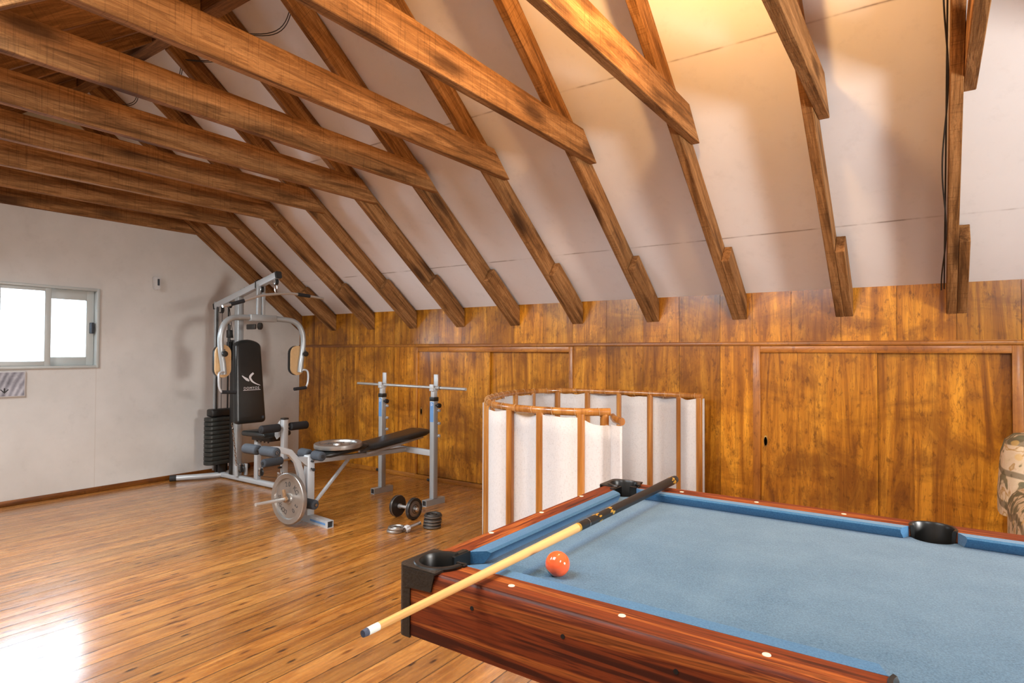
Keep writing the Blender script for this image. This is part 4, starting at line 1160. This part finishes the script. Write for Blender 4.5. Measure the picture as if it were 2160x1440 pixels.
g(ribbon([(402, 592), (362, 630), (350, 665), (375, 715), (420, 752), (495, 787)], [14, 17, 15, 13, 9, 3]), 'logo', 'white_mark', bk)
b_ = MB(); b_.poly([lp(245, 852), lp(495, 848), lp(495, 855), lp(245, 860)], [(0, 1, 2, 3)]); g(b_, 'logo', 'white_mark', bk)
ct = bp(.010, 1.005-.00063*125, .0012)-V((-5.5, GY, 0))
lettering('DOMYOS', .034, 'logo_lettering', 'white_mark', bk, Matrix.Translation(ct) @ Matrix.Rotation(R(-4.9), 4, 'Y') @ Matrix.Rotation(PI/2, 4, 'Z') @ Matrix.Rotation(PI/2, 4, 'X'), .0004)
b = MB(); b.box2((-5.453, GY+.105, .625), (-5.4515, GY+.130, .65)); g(b, 'label_patch', 'foam_grey', bk, smooth=False)
b = MB()
for z in (.75, 1.2): b.box2((-5.665, GY-.02, z-.03), (-5.54, GY+.02, z+.03), .004)
g(b, 'pad_mount', 'grey_paint', angle=50)
# seat
b = MB(); b.box2((-5.40, GY-.15, .485), (-5.03, GY+.15, .535), .022, 4); g(b, 'seat_pad', 'pad_vinyl', angle=60)
b = MB(); b.box2((-5.36, GY-.06, .44), (-5.08, GY+.06, .485), .004); 
for k in range(4): b.cyl((-5.30+k*.06, GY-.04, .425), (-5.30+k*.06, GY-.04, .445), .008, 8)
g(b, 'seat_bracket', 'dark_iron', angle=50)
b = MB(); b.box2((-5.375, GY-.025, .055), (-5.325, GY+.025, .445), .004); sps = g(b, 'seat_post', 'grey_paint_light', angle=50)
b = MB(); b.box2((-5.35, GY-.02, .335), (-4.955, GY+.02, .375), .004); g(b, 'seat_arm', 'grey_paint_light', angle=50)
# low pulleys
b = MB(); b.box2((-5.66, GY-.055, .055), (-5.62, GY-.035, .17), .003); b.box2((-5.64, GY+.035, .055), (-5.60, GY+.055, .17), .003); lb = g(b, 'pulley_bracket', 'grey_paint_light', angle=50)
pulley(lb, (-5.63, GY, .125), .038); pulley(sps, (-5.30, GY, .125), .036)
# leg column
b = MB(); b.box2((-4.955, GY-.025, .055), (-4.905, GY+.025, .66), .004); lc = g(b, 'leg_column', 'grey_paint_light', angle=50)
b = MB(); b.box2((-4.957, GY-.027, .655), (-4.903, GY+.027, .672), .003); g(b, 'end_cap', 'dark_iron', lc, angle=50)
b = MB(); b.prism([(-4.955, GY-.034, .65), (-4.955, GY-.034, .50), (-5.00, GY-.034, .47), (-5.03, GY-.034, .50), (-5.03, GY-.034, .57)], (0, .008, 0)); b.prism([(-4.955, GY+.026, .65), (-4.955, GY+.026, .50), (-5.00, GY+.026, .47), (-5.03, GY+.026, .50), (-5.03, GY+.026, .57)], (0, .008, 0)); g(b, 'pivot_plate', 'grey_paint_light', lc, smooth=False)
for z, x, m in ((.585, -4.93, 'foam_black'), (.290, -4.89, 'foam_grey')):
    b = MB(); b.cyl((x, GY-.24, z), (x, GY+.24, z), .010, 12); g(b, 'axle', 'chrome', lc)
    for s in (-1, 1):
        a_ = V((x, GY+s*.055, z)); c_ = V((x, GY+s*.245, z)); mi = PM[G.name].inverted()
        roller(lc, mi @ a_, mi @ c_, .038, m)
pulley(lc, (-4.925, GY-.045, .13), .024)
b = MB(); b.tube([(-5.27, GY, .09), (-4.95, GY-.04, .12)], .0025, 8); g(b, 'cable', 'cable_black', lc)
b = MB(); b.cyl((-4.93, GY-.03, .22), (-4.93, GY-.06, .22), .01, 12); b.cyl((-4.93, GY-.03, .40), (-4.93, GY-.045, .40), .008, 12); g(b, 'knob', 'dark_iron', lc)
# weight stack
WSx0, WSx1, WSy0, WSy1 = -6.055, -5.925, GY-.175, GY+.155
b = MB(); b.box2((-6.03, GY-.05, .055), (-5.95, GY+.03, .14), .004); g(b, 'stack_base', 'black_plastic', angle=50)
for k in range(11):
    z = .142+k*.0435; b = MB()
    pl = []
    for i in range(9): a = R(90+180*i/8); pl.append(((WSx0+WSx1)/2+.065*math.sin(a)*1.0, WSy0+.065+.065*math.cos(a)*1.0))
    prof = []
    xc = (WSx0+WSx1)/2
    for i in range(9): a = R(180+180*i/8); prof.append((xc+.065*math.cos(a), WSy0+.05+.05*math.sin(a)))
    for i in range(9): a = R(180*i/8); prof.append((xc+.065*math.cos(a), WSy1-.05+.05*math.sin(a)))
    ins = .006
    def rg(s_, zz_): return [(xc+(x_-xc)*s_, (WSy0+WSy1)/2+(y_-(WSy0+WSy1)/2)*(1-(1-s_)*.5), zz_) for x_, y_ in prof]
    b.rings([rg(.93, z), rg(1, z+.006), rg(1, z+.034), rg(.93, z+.040)]); g(b, 'stack_plate', 'stack_plate', angle=40)
b = MB(); b.box2((-6.045, GY-.135, .622), (-5.935, GY+.135, .70), .018, 3); g(b, 'stack_head', 'black_plastic', angle=60)
for s in (-1, 1):
    b = MB(); b.cyl((-5.99, GY+s*.06, .06), (-5.99, GY+s*.06, 1.74), .0085, 14); g(b, 'guide_rod', 'black_plastic')
b = MB(); b.tube([(-5.99, GY-.008, .69), (-5.99, GY-.008, 1.70)], .003, 8); b.tube([(-5.87, GY, 1.72), (-5.80, GY+.0, 1.42)], .003, 8); b.tube([(-6.03, GY, 1.75), (-5.87, GY, 1.795), (-5.10, GY, 1.975)], .003, 8); g(b, 'cable', 'cable_black')
# carriage of pulleys behind the arm
b = MB(); b.box2((-5.80, GY-.075, 1.42), (-5.75, GY-.03, 1.50), .006); b.cyl((-5.78, GY-.052, 1.34), (-5.78, GY-.052, 1.55), .012, 12); b.box2((-5.80, GY-.072, 1.20), (-5.76, GY-.035, 1.38), .005); g(b, 'pulley_carriage', 'black_plastic', angle=50)
b = MB(); b.box2((-5.50, GY-.045, 1.50), (-5.36, GY-.02, 1.55), .008); b.lathe([(0, -.01), (.035, -.01), (.035, .01), (0, .01)], (-5.43, GY+.06, 1.535), (0, 1, 0), 24); g(b, 'stop_bracket', 'dark_iron', angle=50)
# chain
b = MB(); zc2 = .575; k = 0
while zc2 > .17:
    ax = k % 2; pts = []
    for j in range(12):
        a = 2*PI*j/12; u_, v_ = .0075*math.cos(a), .0165*math.sin(a)
        pts.append((-5.60 + (u_ if ax else 0), GY-.115+(0 if ax else u_)+ (.575-zc2)*.12, zc2+v_))
    b.tube(pts, .0028, 6, closed=True); zc2 -= .0245; k += 1
g(b, 'chain', 'chrome')

# lat bar hanging from boom tip: its own thing
LB = root('lat_pulldown_bar', (-5.09, GY, 1.83), 0, 'bent lat pulldown bar hanging under the tip of the gym boom', 'bar')
pts = [(-5.03, 2.87, 1.672), (-5.045, 3.00, 1.712), (-5.065, 3.14, 1.765), (-5.085, 3.28, 1.812), (-5.09, 3.42, 1.825), (-5.085, 3.56, 1.838), (-5.08, 3.62, 1.838), (-5.07, 3.75, 1.822), (-5.06, 3.95, 1.800)]
pts = [(-5.09, 2.90, 1.678), (-5.09, 3.02, 1.712), (-5.09, 3.16, 1.765), (-5.09, 3.28, 1.805), (-5.09, 3.42, 1.828), (-5.09, 3.55, 1.845), (-5.09, 3.64, 1.846), (-5.09, 3.76, 1.840), (-5.09, 3.965, 1.826)]
b = MB(); b.tube(catmull(pts, 8), .0125, 16); b.build('bar', 'steel_bar', LB, world=True)
b = MB(); b.tube([(-5.09, 2.972, 1.700), (-5.09, 3.10, 1.741)], .0175, 16); b.build('grip', 'foam_black', LB, world=True)
b = MB(); b.tube([(-5.09, 3.66, 1.8455), (-5.09, 3.80, 1.838)], .0175, 16); b.build('grip', 'foam_black', LB, world=True)
b = MB(); b.tube(catmull([(-5.09, 3.42, 1.838), (-5.09, 3.432, 1.87), (-5.09, 3.430, 1.905), (-5.09, 3.42, 1.918), (-5.09, 3.410, 1.905), (-5.09, 3.408, 1.87)], 6, closed=True), .004, 8, closed=True); b.build('carabiner', 'chrome', LB, world=True)
# small brass cup hook on the rafter
b = MB(); b.tube([(0, 0, .02), (0, 0, .0), (.004, -.006, -.010), (.010, -.012, -.010), (.014, -.014, 0)], .0022, 8)
o = b.build('cup_hook', 'brass', loc=(-4.95, 3.33, und(3.33)-.004)); tag(o, 'tiny brass hook in the rafter by the gym boom tip', 'hook')

# ------------------------------------------------------------------ camera
cam = bpy.data.cameras.new('camera'); co = bpy.data.objects.new('camera', cam); C.objects.link(co)
cam.sensor_width = 36; cam.lens = 36*1276.16/2160; cam.clip_start = .02
yw, pt_, rl = R(34.7171), R(1.0826), R(.2071)
Fv = V((-math.sin(yw)*math.cos(pt_), math.cos(yw)*math.cos(pt_), math.sin(pt_)))
Rv = V((math.cos(yw), math.sin(yw), 0)); Uv = Rv.cross(Fv)
Rv, Uv = Rv*math.cos(rl)+Uv*math.sin(rl), -Rv*math.sin(rl)+Uv*math.cos(rl)
mm = Matrix((Rv, Uv, -Fv)).transposed().to_4x4(); mm.translation = (0, 0, 1.28); co.matrix_world = mm
bpy.context.scene.camera = co

# ------------------------------------------------------------------ light
def area(name, loc, direc, sx, sy, power, col):
    l = bpy.data.lights.new(name, 'AREA'); l.shape = 'RECTANGLE'; l.size = sx; l.size_y = sy; l.energy = power; l.color = col
    o = bpy.data.objects.new(name, l); C.objects.link(o); o.location = loc
    d = V(direc).normalized(); o.rotation_euler = d.to_track_quat('-Z', 'Y').to_euler(); return o
area('daylight_left', (XL-.26, (W1[0]+W1[1])/2, (W1[2]+W1[3])/2), (1, 0, 0), 1.2, 1.1, 44, (.66, .83, 1))
area('daylight_right', (XR+.24, (W2[0]+W2[1])/2, (W2[2]+W2[3])/2), (-1, 0, 0), 1.05, 1.0, 240, (1, .97, .93))
for (x0, x1, y0, y1) in FILL_RW:  # fill lights above the made-up roof windows, to even out the room
    zz = zt+SL*((y0+y1)/2-YN)
    area('roof_fill', ((x0+x1)/2, (y0+y1)/2-.12, zz+.22), (0, SL, -1), .9, .95, 74 if x0 < -2 else 47, (.94, .97, 1))
l = bpy.data.lights.new('ceiling_lamp', 'POINT'); l.energy = 55; l.color = (1, .56, .20); l.shadow_soft_size = .05
o = bpy.data.objects.new('ceiling_lamp', l); C.objects.link(o); o.location = (-.72, 2.0, 2.95)
w = bpy.data.worlds.new('world'); bpy.context.scene.world = w; w.use_nodes = True
bg = w.node_tree.nodes['Background']; bg.inputs[0].default_value = (.85, .93, 1, 1); bg.inputs[1].default_value = 2.0
vs_ = bpy.context.scene.view_settings; vs_.view_transform = 'Standard'; vs_.look = 'None'; vs_.gamma = 1; vs_.exposure = 0.5; vs_.use_curve_mapping = False
